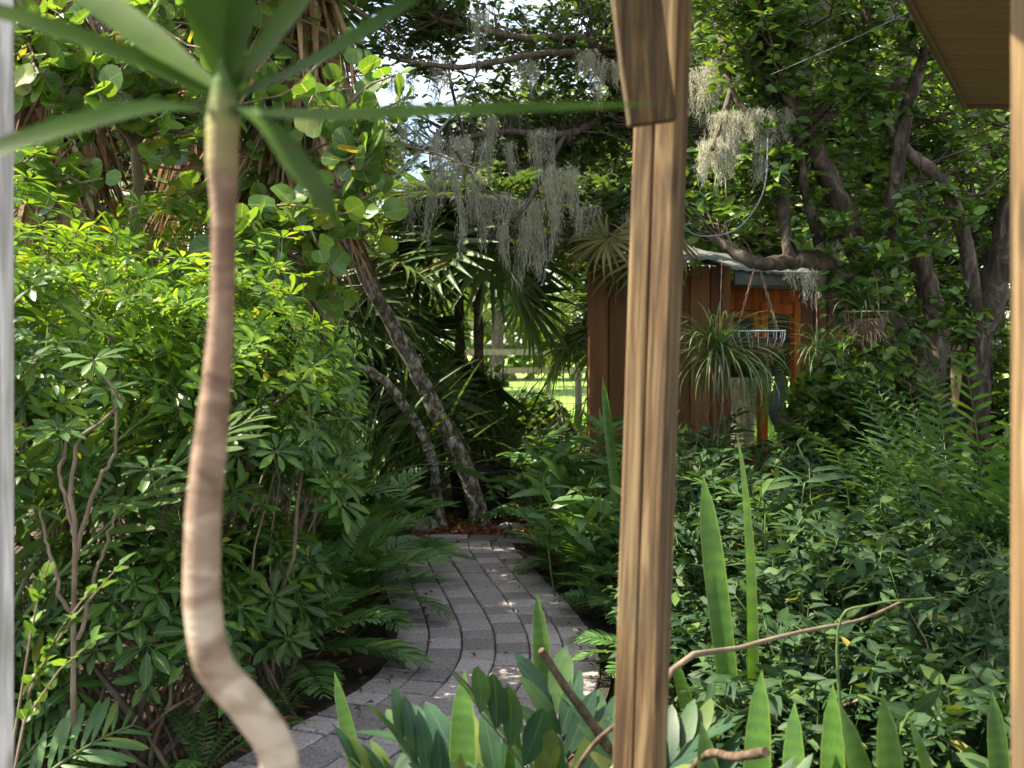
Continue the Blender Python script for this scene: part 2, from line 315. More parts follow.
# ------------------------------------------------------------------ object helpers
def link(o, parent=None):
    COL.objects.link(o)
    if parent is not None: o.parent = parent
    return o
def part(name, g, parent, smooth=True, **kw):
    me = g if isinstance(g, bpy.types.Mesh) else g.mesh(name, smooth)
    o = bpy.data.objects.new(name, me); link(o, parent)
    for k,v in kw.items(): o[k] = v
    return o
def thing(name, label, cat, loc=(0,0,0), rz=0., group=None, s=1.):
    o = bpy.data.objects.new(name, None); link(o); o.empty_display_size = .2
    o.location = [float(v) for v in loc]; o.rotation_euler = (0,0,rz); o.scale = (s,s,s)
    o['label'] = label; o['category'] = cat
    if group: o['group'] = group
    return o
def tag(o, label, cat, group=None, kind=None):
    o['label'] = label; o['category'] = cat
    if group: o['group'] = group
    if kind: o['kind'] = kind
    return o
def dup(root, loc, rz, label, s=1., group=None):
    r = root.copy(); COL.objects.link(r); r.location = [float(v) for v in loc]; r.rotation_euler = (0,0,rz); r.scale=(s,s,s); r['label'] = label
    if group: r['group'] = group
    for ch in list(root.children):
        c = ch.copy(); COL.objects.link(c); c.parent = r
        for g_ in ch.children:
            e = g_.copy(); COL.objects.link(e); e.parent = c
    return r
def struct(name, g, smooth=True, kind='structure'):
    o = part(name, g, None, smooth); o['kind'] = kind; return o
def spl(pts, n):
    """Catmull-Rom through points"""
    p = np.asarray(pts, float); p = np.vstack([2*p[0]-p[1], p, 2*p[-1]-p[-2]]); m = len(p)-3
    out=[]
    for t in np.linspace(0, m-1e-6, n):
        i = int(t); u = t-i; a,b,c,d = p[i:i+4]
        out.append(.5*((2*b)+(c-a)*u+(2*a-5*b+4*c-d)*u*u+(3*b-a-3*c+d)*u**3))
    return np.array(out)
# ------------------------------------------------------------------ plant kits
def rotz(a): c,s_=math.cos(a),math.sin(a); return np.array([[c,-s_,0],[s_,c,0],[0,0,1.]])
def axisframe(z, rng):
    z = unit(z); r = rng.normal(size=z.shape); x = unit(np.cross(r, z)); y = np.cross(z, x)
    return np.stack([x,y,z], -1)
def interp(Pn, t):
    """points and tangents on n polylines (n,m,3) at t (n,k)"""
    n,m,_ = Pn.shape; f = np.clip(t,0,.9999)*(m-1); i = f.astype(int); u = (f-i)[...,None]; r = np.arange(n)[:,None]
    a = Pn[r,i]; b = Pn[r,i+1]; return a*(1-u)+b*u, unit(b-a)
def leafy(g, Pn, leaves, per, size, rng, t0=.3, out=.9, up=.35, jit=.25, flat=.6, mat=None, sv=.3):
    """leaves alternating along n polylines"""
    n = len(Pn); t = np.sort(rng.uniform(t0, 1, (n,per)), axis=1); p, tg = interp(Pn, t)
    side = unit(np.cross(tg, [0,0,1.])+1e-6); sg = np.where(np.arange(per)%2, 1, -1)[None,:,None]
    d = tg*.55+side*sg*out+np.array([0,0,up])+rng.normal(size=p.shape)*jit
    nrm = np.array([0,0,1.])*flat+rng.normal(size=p.shape)*(.35)
    d = d.reshape(-1,3); nrm = nrm.reshape(-1,3); p = p.reshape(-1,3)
    M = frame(d, nrm)*(size*rng.uniform(1-sv,1+sv,len(p)))[:,None,None]
    w = rng.integers(0, len(leaves), len(p))
    for k,l in enumerate(leaves): s_ = w==k; g.inst(l, M[s_], p[s_], mat)
def curves(A, B, rng, m=5, sag=.0, jit=.12, lift=.15):
    """curved polylines from A (n,3) to B (n,3)"""
    L = np.linalg.norm(B-A, axis=-1, keepdims=True); t = np.linspace(0,1,m)[None,:,None]
    P_ = A[:,None]*(1-t)+B[:,None]*t
    env = np.sin(t*math.pi)
    off = rng.normal(size=(len(A),1,3))*jit*L[:,None]+np.array([0,0,1.])*lift*L[:,None]
    return P_+env*off+rng.normal(size=P_.shape)*jit*.25*L[:,None]*(t>0)*(t<1)
def dome(rng, n, rx, ry, z0, h, shell=.75, pw=.5):
    """points in a dome-shaped crown, most near its shell; returns points, outward"""
    th = rng.uniform(0,2*math.pi,n); c = rng.uniform(-.35,1,n); s_ = np.sqrt(1-c*c)
    r = rng.uniform(0,1,n)**pw*(1-shell)+shell; r *= 1+.12*np.sin(3*th+rng.uniform(0,6))+.10*np.sin(5*th+c*4)
    d = np.stack([s_*np.cos(th)*rx, s_*np.sin(th)*ry, c*h*.5],-1)
    cz = z0+(h-z0)*.5; d[:,2] = c*(h-z0)*.5
    p = d*r[:,None]; p[:,2] += cz; p[:,2] = np.maximum(p[:,2], .06); return p, unit(d/np.array([rx,ry,h*.5])**2)
def rosette(rng, n=8, L=.1, w=.34, mat='schefflera_leaf', droop=.2, el=.1, petiole=.07):
    g = G(); lf = leaf(w, ((0,0),(.22,.55),(.55,1),(.8,.8),(1,0)), fold=.22, droop=droop, mat=mat, wave=.08)
    a = np.arange(n)/n*2*math.pi+rng.uniform(-.15,.15,n); e = el+rng.uniform(-.25,.2,n)
    d = np.stack([np.cos(a)*np.cos(e), np.sin(a)*np.cos(e), np.sin(e)],-1)
    s_ = L*rng.uniform(.75,1.1,n)
    g.inst(lf, frame(d, [0,0,1.])*s_[:,None,None], d*L*.16)
    st = np.stack([np.zeros((n,3)), d*L*.17],1); g.tubes(st, np.full((n,2),L*.018), 3, 'green_stem')
    if petiole: g.tubes([[0,0,0],[rng.uniform(-.02,.02),rng.uniform(-.02,.02),-petiole]], [L*.025,L*.03], 3, 'green_stem')
    return g
_rr = np.random.default_rng(5)
ROS = [rosette(_rr, n, L) for n,L in ((8,.10),(7,.095),(9,.105),(8,.085),(6,.08))]
ROS_LIT = [rosette(_rr, n, L, mat='schefflera_young_lit', el=.45) for n,L in ((7,.085),(6,.075),(8,.09))]
def stems(g, rng, tops, n, mat='twig', r=.014, base=.08, m=7):
    k = rng.choice(len(tops), n); B = tops[k]*np.array([.8,.8,.92]); A = np.zeros((n,3)); A[:,:2] = rng.normal(size=(n,2))*base
    Pn = curves(A, B, rng, m, jit=.10, lift=.04); R_ = np.linspace(1,.35,m)[None]*r*rng.uniform(.6,1.3,(n,1))
    g.tubes(Pn, np.broadcast_to(R_,(n,m)), 5, mat)
def schefflera(loc, rx, ry, h, n, label, seed, young=.5, z0=.05, group='umbrella shrubs in the bed', sz=1., yz=.66):
    rng = np.random.default_rng(seed); t = thing('umbrella_shrub', label, 'shrub', loc, 0, group)
    p, o = dome(rng, n, rx, ry, z0, h, .62, .6)
    d = o*.7+np.array([0,0,.75])+rng.normal(size=p.shape)*.35
    M = axisframe(d, rng)*(sz*rng.uniform(.8,1.3,n))[:,None,None]
    lit_tip = (rng.uniform(size=n) < young)&(p[:,2] > h*yz+rng.normal(size=n)*.12)  # upper rosettes take the brighter leaf with sunlight in its colour
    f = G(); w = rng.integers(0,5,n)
    for k in range(5): q = (w==k)&~lit_tip; f.inst(ROS[k], M[q], p[q])
    for k in range(3): q = (w%3==k)&lit_tip; f.inst(ROS_LIT[k], M[q], p[q])
    part('foliage', f, t); b = G(); stems(b, rng, p, 26, 'twig', .011, .10); stems(b, rng, p, 5, 'bark', .020, .07); part('stem', b, t); return t
# small-leaf templates
VL = [leaf(.62,((0,0),(.25,.9),(.6,.9),(1,0)),.2,.2,'vine_leaf'), leaf(.55,((0,0),(.3,1),(.7,.7),(1,0)),.3,.35,'vine_leaf')]
OL = [leaf(.42,((0,0),(.35,1),(.7,.8),(1,0)),.25,.15,'oak_leaf'), leaf(.5,((0,0),(.35,1),(.75,.7),(1,0)),.15,.3,'oak_leaf')]
FL = [leaf(.6,((0,0),(.45,1),(1,0)),.2,.2,'far_leaf'), leaf(.45,((0,0),(.4,1),(1,0)),.3,.3,'far_leaf')]
UL = [leaf(.46,((0,0),(.28,1),(.65,.75),(1,0)),.2,.3,'undergrowth_leaf'), leaf(.4,((0,0),(.3,1),(.7,.6),(1,0)),.3,.5,'undergrowth_leaf'), leaf(.5,((0,0),(.3,1),(.65,.8),(1,0)),.1,.15,'undergrowth_leaf')]
def undergrowth(loc, rx, ry, h, n, label, seed, per=14, size=.075, leaves=None, group='leafy shrubs massed in the shaded bed', name='leafy_shrub', cat='shrub', rz=0, stem='green_stem', flat=.7):
    rng = np.random.default_rng(seed); t = thing(name, label, cat, loc, rz, group)
    p, o = dome(rng, n, rx, ry, .02, h, .72, .7)
    A = p*np.array([.35,.35,.35])+rng.normal(size=p.shape)*.05; A[:,2] = np.abs(A[:,2])*.8
    Pn = curves(A, p, rng, 5, jit=.12, lift=.25)
    f = G(); leafy(f, Pn, leaves or UL, per, size, rng, .25, out=1., up=.1, flat=flat); part('foliage', f, t)
    b = G(); b.tubes(Pn, np.broadcast_to(np.linspace(.004,.0018,5)[None],(n,5)), 3, stem); stems(b, rng, p, 14, 'twig', .009, .06); part('stem', b, t); return t
def pinnate(L, npair, ll, lw, mat, droop=.35, ang=60, vee=.25, prof=None, rr=.006, ldroop=.25, terminal=True, lprof=((0,0),(.15,.7),(.5,1),(.85,.7),(1,0)), t0=.18, seed=0, m=12, stemmat='green_stem', hang=0.):
    """feather frond along +y, arching"""
    rng = np.random.default_rng(seed); g = G(); t = np.linspace(0,1,m); an = -droop*t**1.6*1.7
    y = np.concatenate([[0],np.cumsum(np.cos(an[1:]))/(m-1)])*L; z = np.concatenate([[0],np.cumsum(np.sin(an[1:]))/(m-1)])*L
    rp = np.stack([np.zeros(m),y,z],-1); g.tubes(rp, rr*np.linspace(1,.3,m), 4, stemmat)
    lf = leaf(lw/ll, lprof, .12, ldroop, mat)
    prof = prof or (lambda u: math.sin(math.pi*(.12+.86*u))**.6)
    tt = np.linspace(t0,.985,npair); p, tg = interp(rp[None], tt[None]); p = p[0]; tg = tg[0]
    for sgn in (-1,1):
        a = R(ang)*(1-.45*tt)+rng.normal(size=npair)*.06
        nr = np.cross([1.,0,0], tg); nr = unit(nr)
        d = tg*np.cos(a)[:,None]+np.array([sgn,0,0.])*np.sin(a)[:,None]+nr*vee+np.array([0,0,-hang])+rng.normal(size=(npair,3))*.04
        sc_ = ll*np.array([prof((u-t0)/(1-t0)) for u in tt])
        g.inst(lf, frame(d, nr+np.array([sgn*-.25,0,0]))*sc_[:,None,None], p)
    return g
def fanleaf(rad, nseg, mat='fan_leaf', pet=.6, spread=150, seed=0, w=.055, split=.45, droop=.35):
    """palmate fan on a petiole along +y; blade begins at pet"""
    rng = np.random.default_rng(seed); g = G()
    g.tubes([[0,0,0],[0,pet*.5,.02],[0,pet,0]], [.014,.010,.008], 5, 'green_stem')
    tip = lambda t: (.12+.88*min(1,t/split)) if t < split else max(.02, 1-((t-split)/(1-split))**1.3)
    lf = long_leaf(w*rad/.6/rad, 7, droop, tip, .55, mat, power=2.5)
    a = np.radians(np.linspace(-spread,spread,nseg))+rng.normal(size=nseg)*.02
    tb = 52; zz = .15+rng.normal(size=nseg)*.05; d = np.stack([np.sin(a), np.cos(a)*math.cos(R(tb))+zz*math.sin(R(tb)), -np.cos(a)*math.sin(R(tb))+zz*math.cos(R(tb))],-1)
    s_ = rad*(1-.22*(np.abs(a)/math.pi)**2)*rng.uniform(.94,1.04,nseg)
    g.inst(lf, frame(d,[0,math.sin(R(tb)),math.cos(R(tb))])*s_[:,None,None], np.tile([0,pet-.02,0],(nseg,1))); return g
def crownfan(fans, n, rng, el=(-20,75), zo=0., sz=(.85,1.1), mat=None):
    """radial copies of fronds around the origin"""
    g = G(); a = np.arange(n)*2.39996+rng.uniform(0,6); e = np.radians(rng.uniform(el[0], el[1], n))
    d = np.stack([np.cos(a)*np.cos(e), np.sin(a)*np.cos(e), np.sin(e)],-1)
    M = frame(d, np.array([0,0,1.])+rng.normal(size=(n,3))*.12)*rng.uniform(*sz, n)[:,None,None]
    T = np.zeros((n,3)); T[:,2] = zo+rng.uniform(-.04,.04,n); w = rng.integers(0,len(fans),n)
    for k,f in enumerate(fans): g.inst(f, M[w==k], T[w==k], mat)
    return g
def straps(rng, n, L, w, mat='strap_leaf', el=(20,85), droop=(.3,.9), jitter=.03, wsv=.2, fold=.3, azr=None):
    g = G(); kinds = [long_leaf(w/L, 9, dd, None, fold, mat, tw) for dd,tw in ((droop[0],.2),((droop[0]+droop[1])/2,-.3),(droop[1],.4))]
    a = rng.uniform(0,2*math.pi,n) if azr is None else rng.uniform(*azr,n); e = np.radians(rng.uniform(*el,n))
    d = np.stack([np.cos(a)*np.cos(e), np.sin(a)*np.cos(e), np.sin(e)],-1)
    M = frame(d,[0,0,1.])*(L*rng.uniform(.65,1.1,n))[:,None,None]; T = rng.normal(size=(n,3))*jitter; T[:,2] = np.abs(T[:,2])
    wh = rng.integers(0,3,n)
    for k in range(3): g.inst(kinds[k], M[wh==k], T[wh==k])
    return g
def fern_geo(rng, n, L, npair=24, ll=.07, lw=.02, mat='fern_leaf', el=(20,80), droop=(.35,.6), vee=.05):
    fr = [pinnate(L, npair, ll, lw, mat, dd, 80, vee, rr=.003, seed=k, t0=.12, prof=lambda u: min(1,.5+2*u)*(1-u)**.55+.08) for k,dd in enumerate(droop)]
    return crownfan(fr, n, rng, el, .02)
def treecrown(g, b, rng, limbs, blobs, leaves, per=12, size=.07, tw=.012, lift=.05, jit=.12, up=.2, mat=None, bark='bark', flat=.5, m=6, leafstart=.35):
    """twigs from the limbs (k,3 points) to random points of ellipsoid blobs [(centre, radii, n)], leaves along them"""
    Ls = np.concatenate(limbs); B=[]
    for c,r,n in blobs:
        v = unit(rng.normal(size=(n,3)))*(rng.uniform(0,1,(n,1))**.4); B.append(np.asarray(c)+v*np.asarray(r))
    B = np.concatenate(B); dist = np.linalg.norm(B[:,None]-Ls[None], axis=-1)*rng.uniform(.75,1.35,(len(B),len(Ls))); A = Ls[dist.argmin(1)]
    V_ = B-A; L = np.linalg.norm(V_,axis=1,keepdims=True); A = B-V_*np.minimum(1, 1.6/np.maximum(L,1e-3)) if False else A
    Pn = curves(A,B,rng,m,jit=jit,lift=lift); Lr = np.linalg.norm(B-A,axis=1)
    g_r = np.linspace(1,.22,m)[None]*(tw*np.clip(Lr/1.0,.4,2.0))[:,None]; b.tubes(Pn, g_r, 4, bark)
    # leaves only over the last .9 m of each twig
    n = len(Pn); t0 = np.clip(1-.9/np.maximum(Lr,.1), .15, .9).mean()
    leafy(g, Pn, leaves, per, size, rng, max(leafstart,t0), up=up, flat=flat, mat=mat)
    return B
def tree(name, label, cat, base, limbs, blobs, leaves, seed, group=None, bark='bark', **kw):
    """limbs: list of (world points, r0, r1)"""
    rng = np.random.default_rng(seed); base = np.asarray(base,float); t = thing(name, label, cat, base, 0, group)
    tr = G(); L=[]
    for pts,r0,r1 in limbs:
        n = max(8, 5*len(pts)); s_ = spl(np.asarray(pts,float)-base, n); rr = np.linspace(r0,r1,n)*(1+.05*np.sin(np.arange(n)*1.1+seed)); rr[0] *= 1.15
        s_[1:-1] += rng.normal(size=(n-2,3))*r0*.05
        tr.tubes(s_, rr, 9, bark); L.append(s_[n//3:])
    part('trunk', tr, t); f = G(); b = G()
    treecrown(f, b, rng, L, [(np.asarray(c)-base,r,n) for c,r,n in blobs], leaves, bark=bark if bark!='lichen_bark' else 'twig', **kw)
    part('twig', b, t); part('crown', f, t); return t
# ------------------------------------------------------------------ world, camera, sun
w = bpy.data.worlds.new('World'); sc.world = w; w.use_nodes = True; nt = w.node_tree; nt.nodes.clear()
SUN = unit(np.array([-.60,.06,.80]))
el = math.asin(SUN[2]); az = math.atan2(SUN[0], SUN[1])
sky = nt.nodes.new('ShaderNodeTexSky'); sky.sky_type='NISHITA'; sky.sun_disc=False; sky.sun_elevation=el; sky.sun_rotation=az; sky.dust_density=1.5
tc = nt.nodes.new('ShaderNodeTexCoord'); nz = nt.nodes.new('ShaderNodeTexNoise'); nz.inputs['Scale'].default_value=3.5; nz.inputs['Detail'].default_value=8
nt.links.new(tc.outputs['Generated'], nz.inputs[0]); rc = ramp(nt, [(.42,(0,0,0)),(.6,(1,1,1))], nz.outputs[0])
cl = mixc(nt, sky.outputs[0], (9.6,9.3,8.6), mth(nt,'MULTIPLY',rc.outputs[0],.75))
bg = nt.nodes.new('ShaderNodeBackground'); bg.inputs[1].default_value = .115; nt.links.new(cl, bg.inputs[0])
wo = nt.nodes.new('ShaderNodeOutputWorld'); nt.links.new(bg.outputs[0], wo.inputs[0])
sd = bpy.data.lights.new('sun','SUN'); sd.energy = 5.0; sd.angle = R(.53); sd.color = (1,.90,.70)
so = bpy.data.objects.new('sun', sd); COL.objects.link(so)
from mathutils import Vector
so.rotation_euler = Vector(-SUN).to_track_quat('-Z','Y').to_euler(); so.location = (-6,-3,9)
cd = bpy.data.cameras.new('camera'); cam = bpy.data.objects.new('camera', cd); COL.objects.link(cam); sc.camera = cam
cam.location = (0,0,CH); cam.rotation_euler = (R(90),0,0); cd.sensor_width = 36; cd.lens = 36*FPX/1024; cd.shift_y = -(384-HY)/1024
cd.clip_start=.05; cd.clip_end = 600; cd.dof.use_dof = True; cd.dof.focus_distance = 5.6; cd.dof.aperture_fstop = 3.9; cd.dof.aperture_blades = 7
sc.view_settings.view_transform='Standard'; sc.view_settings.look='None'; sc.view_settings.gamma=1; sc.view_settings.exposure = 1.66
sc.cycles.use_denoising = True; sc.cycles.max_bounces = 7; sc.cycles.diffuse_bounces=3; sc.cycles.glossy_bounces=2; sc.cycles.transmission_bounces=4; sc.cycles.use_adaptive_sampling=True; sc.cycles.adaptive_threshold=.02
sc.cycles.sample_clamp_indirect = 6
rng = np.random.default_rng(11)
# ------------------------------------------------------------------ ground, lawn, path, beds
def sheet(x0,x1,y0,y1,nx,ny,z,mat,amp=0.,fn=None):
    g = G(); X,Y = np.meshgrid(np.linspace(x0,x1,nx+1), np.linspace(y0,y1,ny+1)); Z = np.full_like(X,z)+amp*np.sin(X*2.1+1)*np.cos(Y*1.7)
    if fn: Z = Z+fn(X,Y)
    i = (np.arange(ny)[:,None]*(nx+1)+np.arange(nx)[None]).ravel()
    return g.raw(np.stack([X,Y,Z],-1), np.stack([i,i+1,i+nx+2,i+nx+1],-1), None, mat)
struct('ground', sheet(-300,300,-40,500,60,54,0,'soil'))
struct('lawn', sheet(-60,60,13.4,120,60,60,.02,'lawn_ground',.0))
# the path: pavers laid in six columns along a curve
LA = spl([(-.95,3.35),(-.62,4.15),(-.37,4.75),(-.27,5.2),(-.255,5.6),(-.30,6.1),(-.51,7.27),(-.64,8.0),(-.68,8.46)], 200)
seg = np.linalg.norm(np.diff(LA,axis=0),axis=1); S = np.concatenate([[0],np.cumsum(seg)])
def path_at(s, o):
    x = np.interp(s,S,LA[:,0]); y = np.interp(s,S,LA[:,1]); e=.05
    tx = np.interp(s+e,S,LA[:,0])-np.interp(s-e,S,LA[:,0]); ty = np.interp(s+e,S,LA[:,1])-np.interp(s-e,S,LA[:,1]); n=math.hypot(tx,ty)
    return np.array([x+o*ty/n, y-o*tx/n])
g = G(); cw = .172
def paver(g, c, z=.05):
    """c: four corners ccw"""
    c = np.array(c); m = c.mean(0); i0 = m+(c-m)*.972; i1 = m+(c-m)*.89
    zt = z+rng.normal()*.0022; tl = rng.normal(size=2)*.012
    ht = lambda q: zt+((q-m)@tl)
    V = [(*q,.0) for q in i0]+[(*q,ht(q)-.007) for q in i0]+[(*q,ht(q)) for q in i1]
    Q = [(k,(k+1)%4,4+(k+1)%4,4+k) for k in range(4)]+[(4+k,4+(k+1)%4,8+(k+1)%4,8+k) for k in range(4)]+[(8,9,10,11)]
    g.raw(V,Q,None,'paver')
for c in range(-2,4):
    s = .05+rng.uniform(0,.12)
    while s < S[-1]-.1:
        L = .185*rng.uniform(.94,1.05); o0 = c*cw; o1 = o0+cw*.984; e = min(s+L, S[-1])
        paver(g, [path_at(s,o0),path_at(s,o1),path_at(e-.015,o1),path_at(e-.015,o0)]); s = e
# border course across the far end
x0 = -.95
for r_ in range(2):
    x = -1.05+rng.uniform(0,.1)
    while x < .35:
        L = .30*rng.uniform(.95,1.05); y0 = 8.49+r_*.135; paver(g, [(x,y0),(x+L-.006,y0),(x+L-.006,y0+.13),(x,y0+.13)]); x += L
pth = struct('path', g, False)
g = G(); b0 = [path_at(s,-2*cw-.05) for s in np.linspace(0,S[-1],60)]; b1 = [path_at(s,4*cw+.05) for s in np.linspace(0,S[-1],60)]
V=[]; 
for a,b in zip(b0,b1): V += [(*a,.03),(*b,.03)]
V += [(-1.1,8.45,.03),(.40,8.45,.03),(-1.1,8.78,.03),(.40,8.78,.03)]
Q = [(2*k,2*k+1,2*k+3,2*k+2) for k in range(59)]+[(120,121,123,122)]
struct('path_bedding', g.raw(V,Q,None,'path_sand'), False)
# mulch and litter
def chips(name, pts, mat, size, z, seed, shape=None):
    r = np.random.default_rng(seed); n = len(pts); lf = shape or leaf(.3,((0,0),(.3,1),(.8,.8),(1,0)),.3,.1,mat)
    a = r.uniform(0,6.28,n); d = np.stack([np.cos(a),np.sin(a),r.normal(size=n)*.22],-1)
    T = np.column_stack([pts, z+r.uniform(0,.018,n)]); g = G(); g.inst(lf, frame(d, np.array([0,0,1.])+r.normal(size=(n,3))*.3)*(size*r.uniform(.5,1.4,n))[:,None,None], T); return g
pm = np.concatenate([np.column_stack([rng.uniform(-1.0,.45,4600), rng.uniform(8.78,10.2,4600)]), np.column_stack([.16+rng.normal(size=500)*.13, 7.75+rng.normal(size=500)*.2]), np.column_stack([rng.uniform(-1.25,-.85,700), rng.uniform(3.6,9,700)])])
on = np.array([(p[1]<8.76) and min((LA[:,0]-p[0])**2+(LA[:,1]-p[1])**2)**.5 < .33 for p in pm])
o = struct('mulch', chips('mulch', pm[~on], 'mulch_chip', .055, .02, 3), kind='stuff'); o['label']='red brown wood mulch chips heaped around the leaning trunk and path edge'; o['category']='mulch'
pl = np.column_stack([rng.uniform(-3.5,3.8,4200), rng.uniform(2.6,12,4200)])
dd = np.array([min((LA[:,0]-p[0])**2+(LA[:,1]-p[1])**2)**.5 if p[1]<9 else 1 for p in pl])
o = struct('leaf_litter', chips('leaf_litter', pl[dd>.85], 'litter_leaf', .07, .01, 4, leaf(.5,((0,0),(.4,1),(1,0)),.5,.2,'litter_leaf')), kind='stuff'); o['label']='dry brown fallen leaves scattered on the soil under the shrubs'; o['category']='leaf litter'
fl = np.array([path_at(rng.uniform(0,S[-1]), rng.choice([-.3,.62])+rng.normal()*.14) for _ in range(230)])
o = struct('fallen_leaves', chips('fallen_leaves', fl, 'litter_leaf', .035, .056, 6, leaf(.5,((0,0),(.4,1),(1,0)),.6,.3,'litter_leaf')), kind='stuff'); o['label']='small dry leaves fallen along the joints of the paver path'; o['category']='fallen leaves'
gp = np.column_stack([rng.uniform(-5,5,16000), 13.6+rng.uniform(0,1,16000)**1.5*9]); a = rng.uniform(0,6.28,16000)
g = G(); g.inst(leaf(.12,((0,1),(.6,.7),(1,0)),.1,.3,'grass_blade'), frame(np.stack([np.cos(a)*.4,np.sin(a)*.4,np.ones(16000)],-1),np.stack([np.sin(a),-np.cos(a),0*a],-1))*rng.uniform(.08,.2,16000)[:,None,None], np.column_stack([gp,np.full(16000,.02)]))
o = struct('grass', g, kind='stuff'); o['label']='bright sunlit grass growing by the far fence'; o['category']='grass'
# ------------------------------------------------------------------ porch: posts, brace, roof corner
def post(name, label, cx, cy, w, h, mat, rz=0., tilt=0., boards=1, group=None):
    t = thing(name, label, 'post', (cx,cy,0), rz, group)
    t.rotation_euler = (0, tilt, rz)
    if boards == 1:
        g = G().box((0,0,h/2),(w,w,h),mat,bev=.004); part('timber', g, t, False)
    else:
        for k in (-1,1):
            g = G(); ww = w/2-.0005; n = 14
            for j in range(1): g.box((k*(ww/2+.0005),0,h/2),(ww,w,h),mat,bev=.004)
            part('board', g, t, False)
    return t
pc = post('porch_post','tan weathered timber post of two laminated boards holding the brace',.217,2.1,.082,2.54,'post_wood',rz=R(-25),tilt=R(2.0),boards=2)
post('white_post','white painted post weathering to grey and brown near its foot',-.935,1.92,.089,2.54,'grey_wood',rz=R(-32))
post('side_post','blurred tan timber post under the beadboard porch soffit corner',.675,1.38,.07,2.497,'post_wood')
# knee brace
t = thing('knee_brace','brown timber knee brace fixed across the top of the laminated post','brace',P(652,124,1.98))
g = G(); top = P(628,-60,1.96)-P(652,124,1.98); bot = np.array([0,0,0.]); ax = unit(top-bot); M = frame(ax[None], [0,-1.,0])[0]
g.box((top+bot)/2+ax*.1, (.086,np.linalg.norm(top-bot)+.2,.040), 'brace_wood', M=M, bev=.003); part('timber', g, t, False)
# porch roof corner: beadboard soffit, fascia, and an unseen deck piece sized for its shade
t = thing('porch_roof','tan beadboard porch soffit with a dark fascia edge','porch roof',(1.74,4.2,2.5))
def edge_x(y): return (1.055+(y-2.9)*(1.74-1.055)/1.3)-1.74
g = G(); y = -3.2; k=0
while y < -.002:
    y1 = min(y+.062, 0.); xa = edge_x(4.2+y); xb = edge_x(4.2+y1); e=.0085; x1 = 3.0
    V = [(xa,y+e,0),(x1,y+e,0),(x1,y1-e,0),(xb,y1-e,0),(xa,y,.022),(x1,y,.022),(x1,y1,.022),(xb,y1,.022)]
    g.raw(V,[(0,3,2,1),(0,1,5,4),(3,7,6,2)],None,'soffit_paint'); y = y1
part('soffit', g, t, False)
g = G(); A = np.array([edge_x(1.0),-3.2,.0]); B = np.array([0,0,0.]); n = unit(np.array([-(B-A)[1],(B-A)[0],0]))
for (p,q,nn) in ((A,B,n),(B,np.array([3.0,0,0]),np.array([0,1.,0]))):
    ax = unit(q-p); M = np.stack([ax, nn, np.array([0,0,1.])],-1); L=np.linalg.norm(q-p)
    g.box((p+q)/2+nn*.010+np.array([0,0,.075])+ax*.009, (L+.02,.018,.18), 'fascia_paint', M=M, bev=.002)
part('fascia', g, t, False)
g = G(); c = [A+n*.05,B+n*.05+np.array([0,.05,0]),np.array([3.0,.05,0]),np.array([3.0,-3.2,0])]
V = [p+np.array([0,0,.17]) for p in c]+[p+np.array([0,0,.20]) for p in c]
g.raw(V,[(3,2,1,0),(4,5,6,7),(0,1,5,4),(1,2,6,5),(2,3,7,6),(3,0,4,7)],None,'shingle'); part('roofing', g, t, False)
g = G(); g.box((.075-1.74,.87-4.2,.085),(1.75,.94,.07),'fascia_paint'); part('roof_shade_deck', g, t, False)  # unseen roof piece, sized to shade the dracaena's upper blades
# ------------------------------------------------------------------ shed
SX,SY = 1.83,9.5
t = thing('garden_shed','brown board shed with grey tin roof and orange lit doorway','shed',(SX,SY,0))
g = G(); x = -1.17; 
while x < -.01:   # front face boards, butted with dark joints
    g.box((x+.087,0.02,1.12),(.170,.04,2.24),'shed_board',bev=.008); x += .1755
g.box((-.58,.05,1.1),(1.18,.02,2.2),'dark_board'); part('wall', g, t, False)
g = G(); g.box((.012,-.012,1.12),(.07,.075,2.235),'shed_board',bev=.006); part('corner_trim', g, t, False)
# recessed porch side : runs back and to the side
D = unit(np.array([.93,.37,0])); N = np.array([-D[1],D[0],0]); MW = np.stack([D,N,np.array([0,0,1.])],-1); O = np.array([.10,.42,0])
def wb(parent, name, u0,u1,z0,z1,off,th,mat,bev=.004):
    g = G(); g.box(O+D*(u0+u1)/2+N*(off+th/2)+np.array([0,0,(z0+z1)/2]),(u1-u0,th,z1-z0),mat,M=MW,bev=bev); return part(name,g,parent,False)
g = G()
for k in range(1): g.box((.05,.24,1.12),(.04,.40,2.24),'shed_board',bev=.004)
part('return_wall', g, t, False)
g = G(); u=0.
while u < .42: g.box(O+D*(u+.05)+N*.02+np.array([0,0,.32]),(.098,.03,.6),'orange_lit_board',M=MW,bev=.006); u+=.1
part('door_skin', g, t, False)
g = G(); u=0.
while u < .74: g.box(O+D*(u+.05)+N*.02+np.array([0,0,1.97]),(.098,.03,.20),'orange_lit_board',M=MW,bev=.006); u+=.1
part('upper_boards', g, t, False)
wd = wb(t,'window',.02,.34,1.42,1.50,-.01,.05,'orange_lit_board'); 
for a in ((.02,.34,1.80,1.86),(.02,.08,1.50,1.80),(.29,.35,1.50,1.80)): wb(wd,'frame',*a,-.01,.05,'orange_lit_board')
wb(wd,'pane',.08,.29,1.50,1.80,.015,.006,'soot_glass',0)
wb(t,'door_frame',.36,.43,.0,1.95,-.03,.08,'orange_lit_board'); wb(t,'door_frame',.72,.79,.0,1.95,-.03,.08,'orange_lit_board'); wb(t,'lintel',.43,.72,1.84,1.93,-.02,.06,'orange_lit_board')
g = G(); u=.80
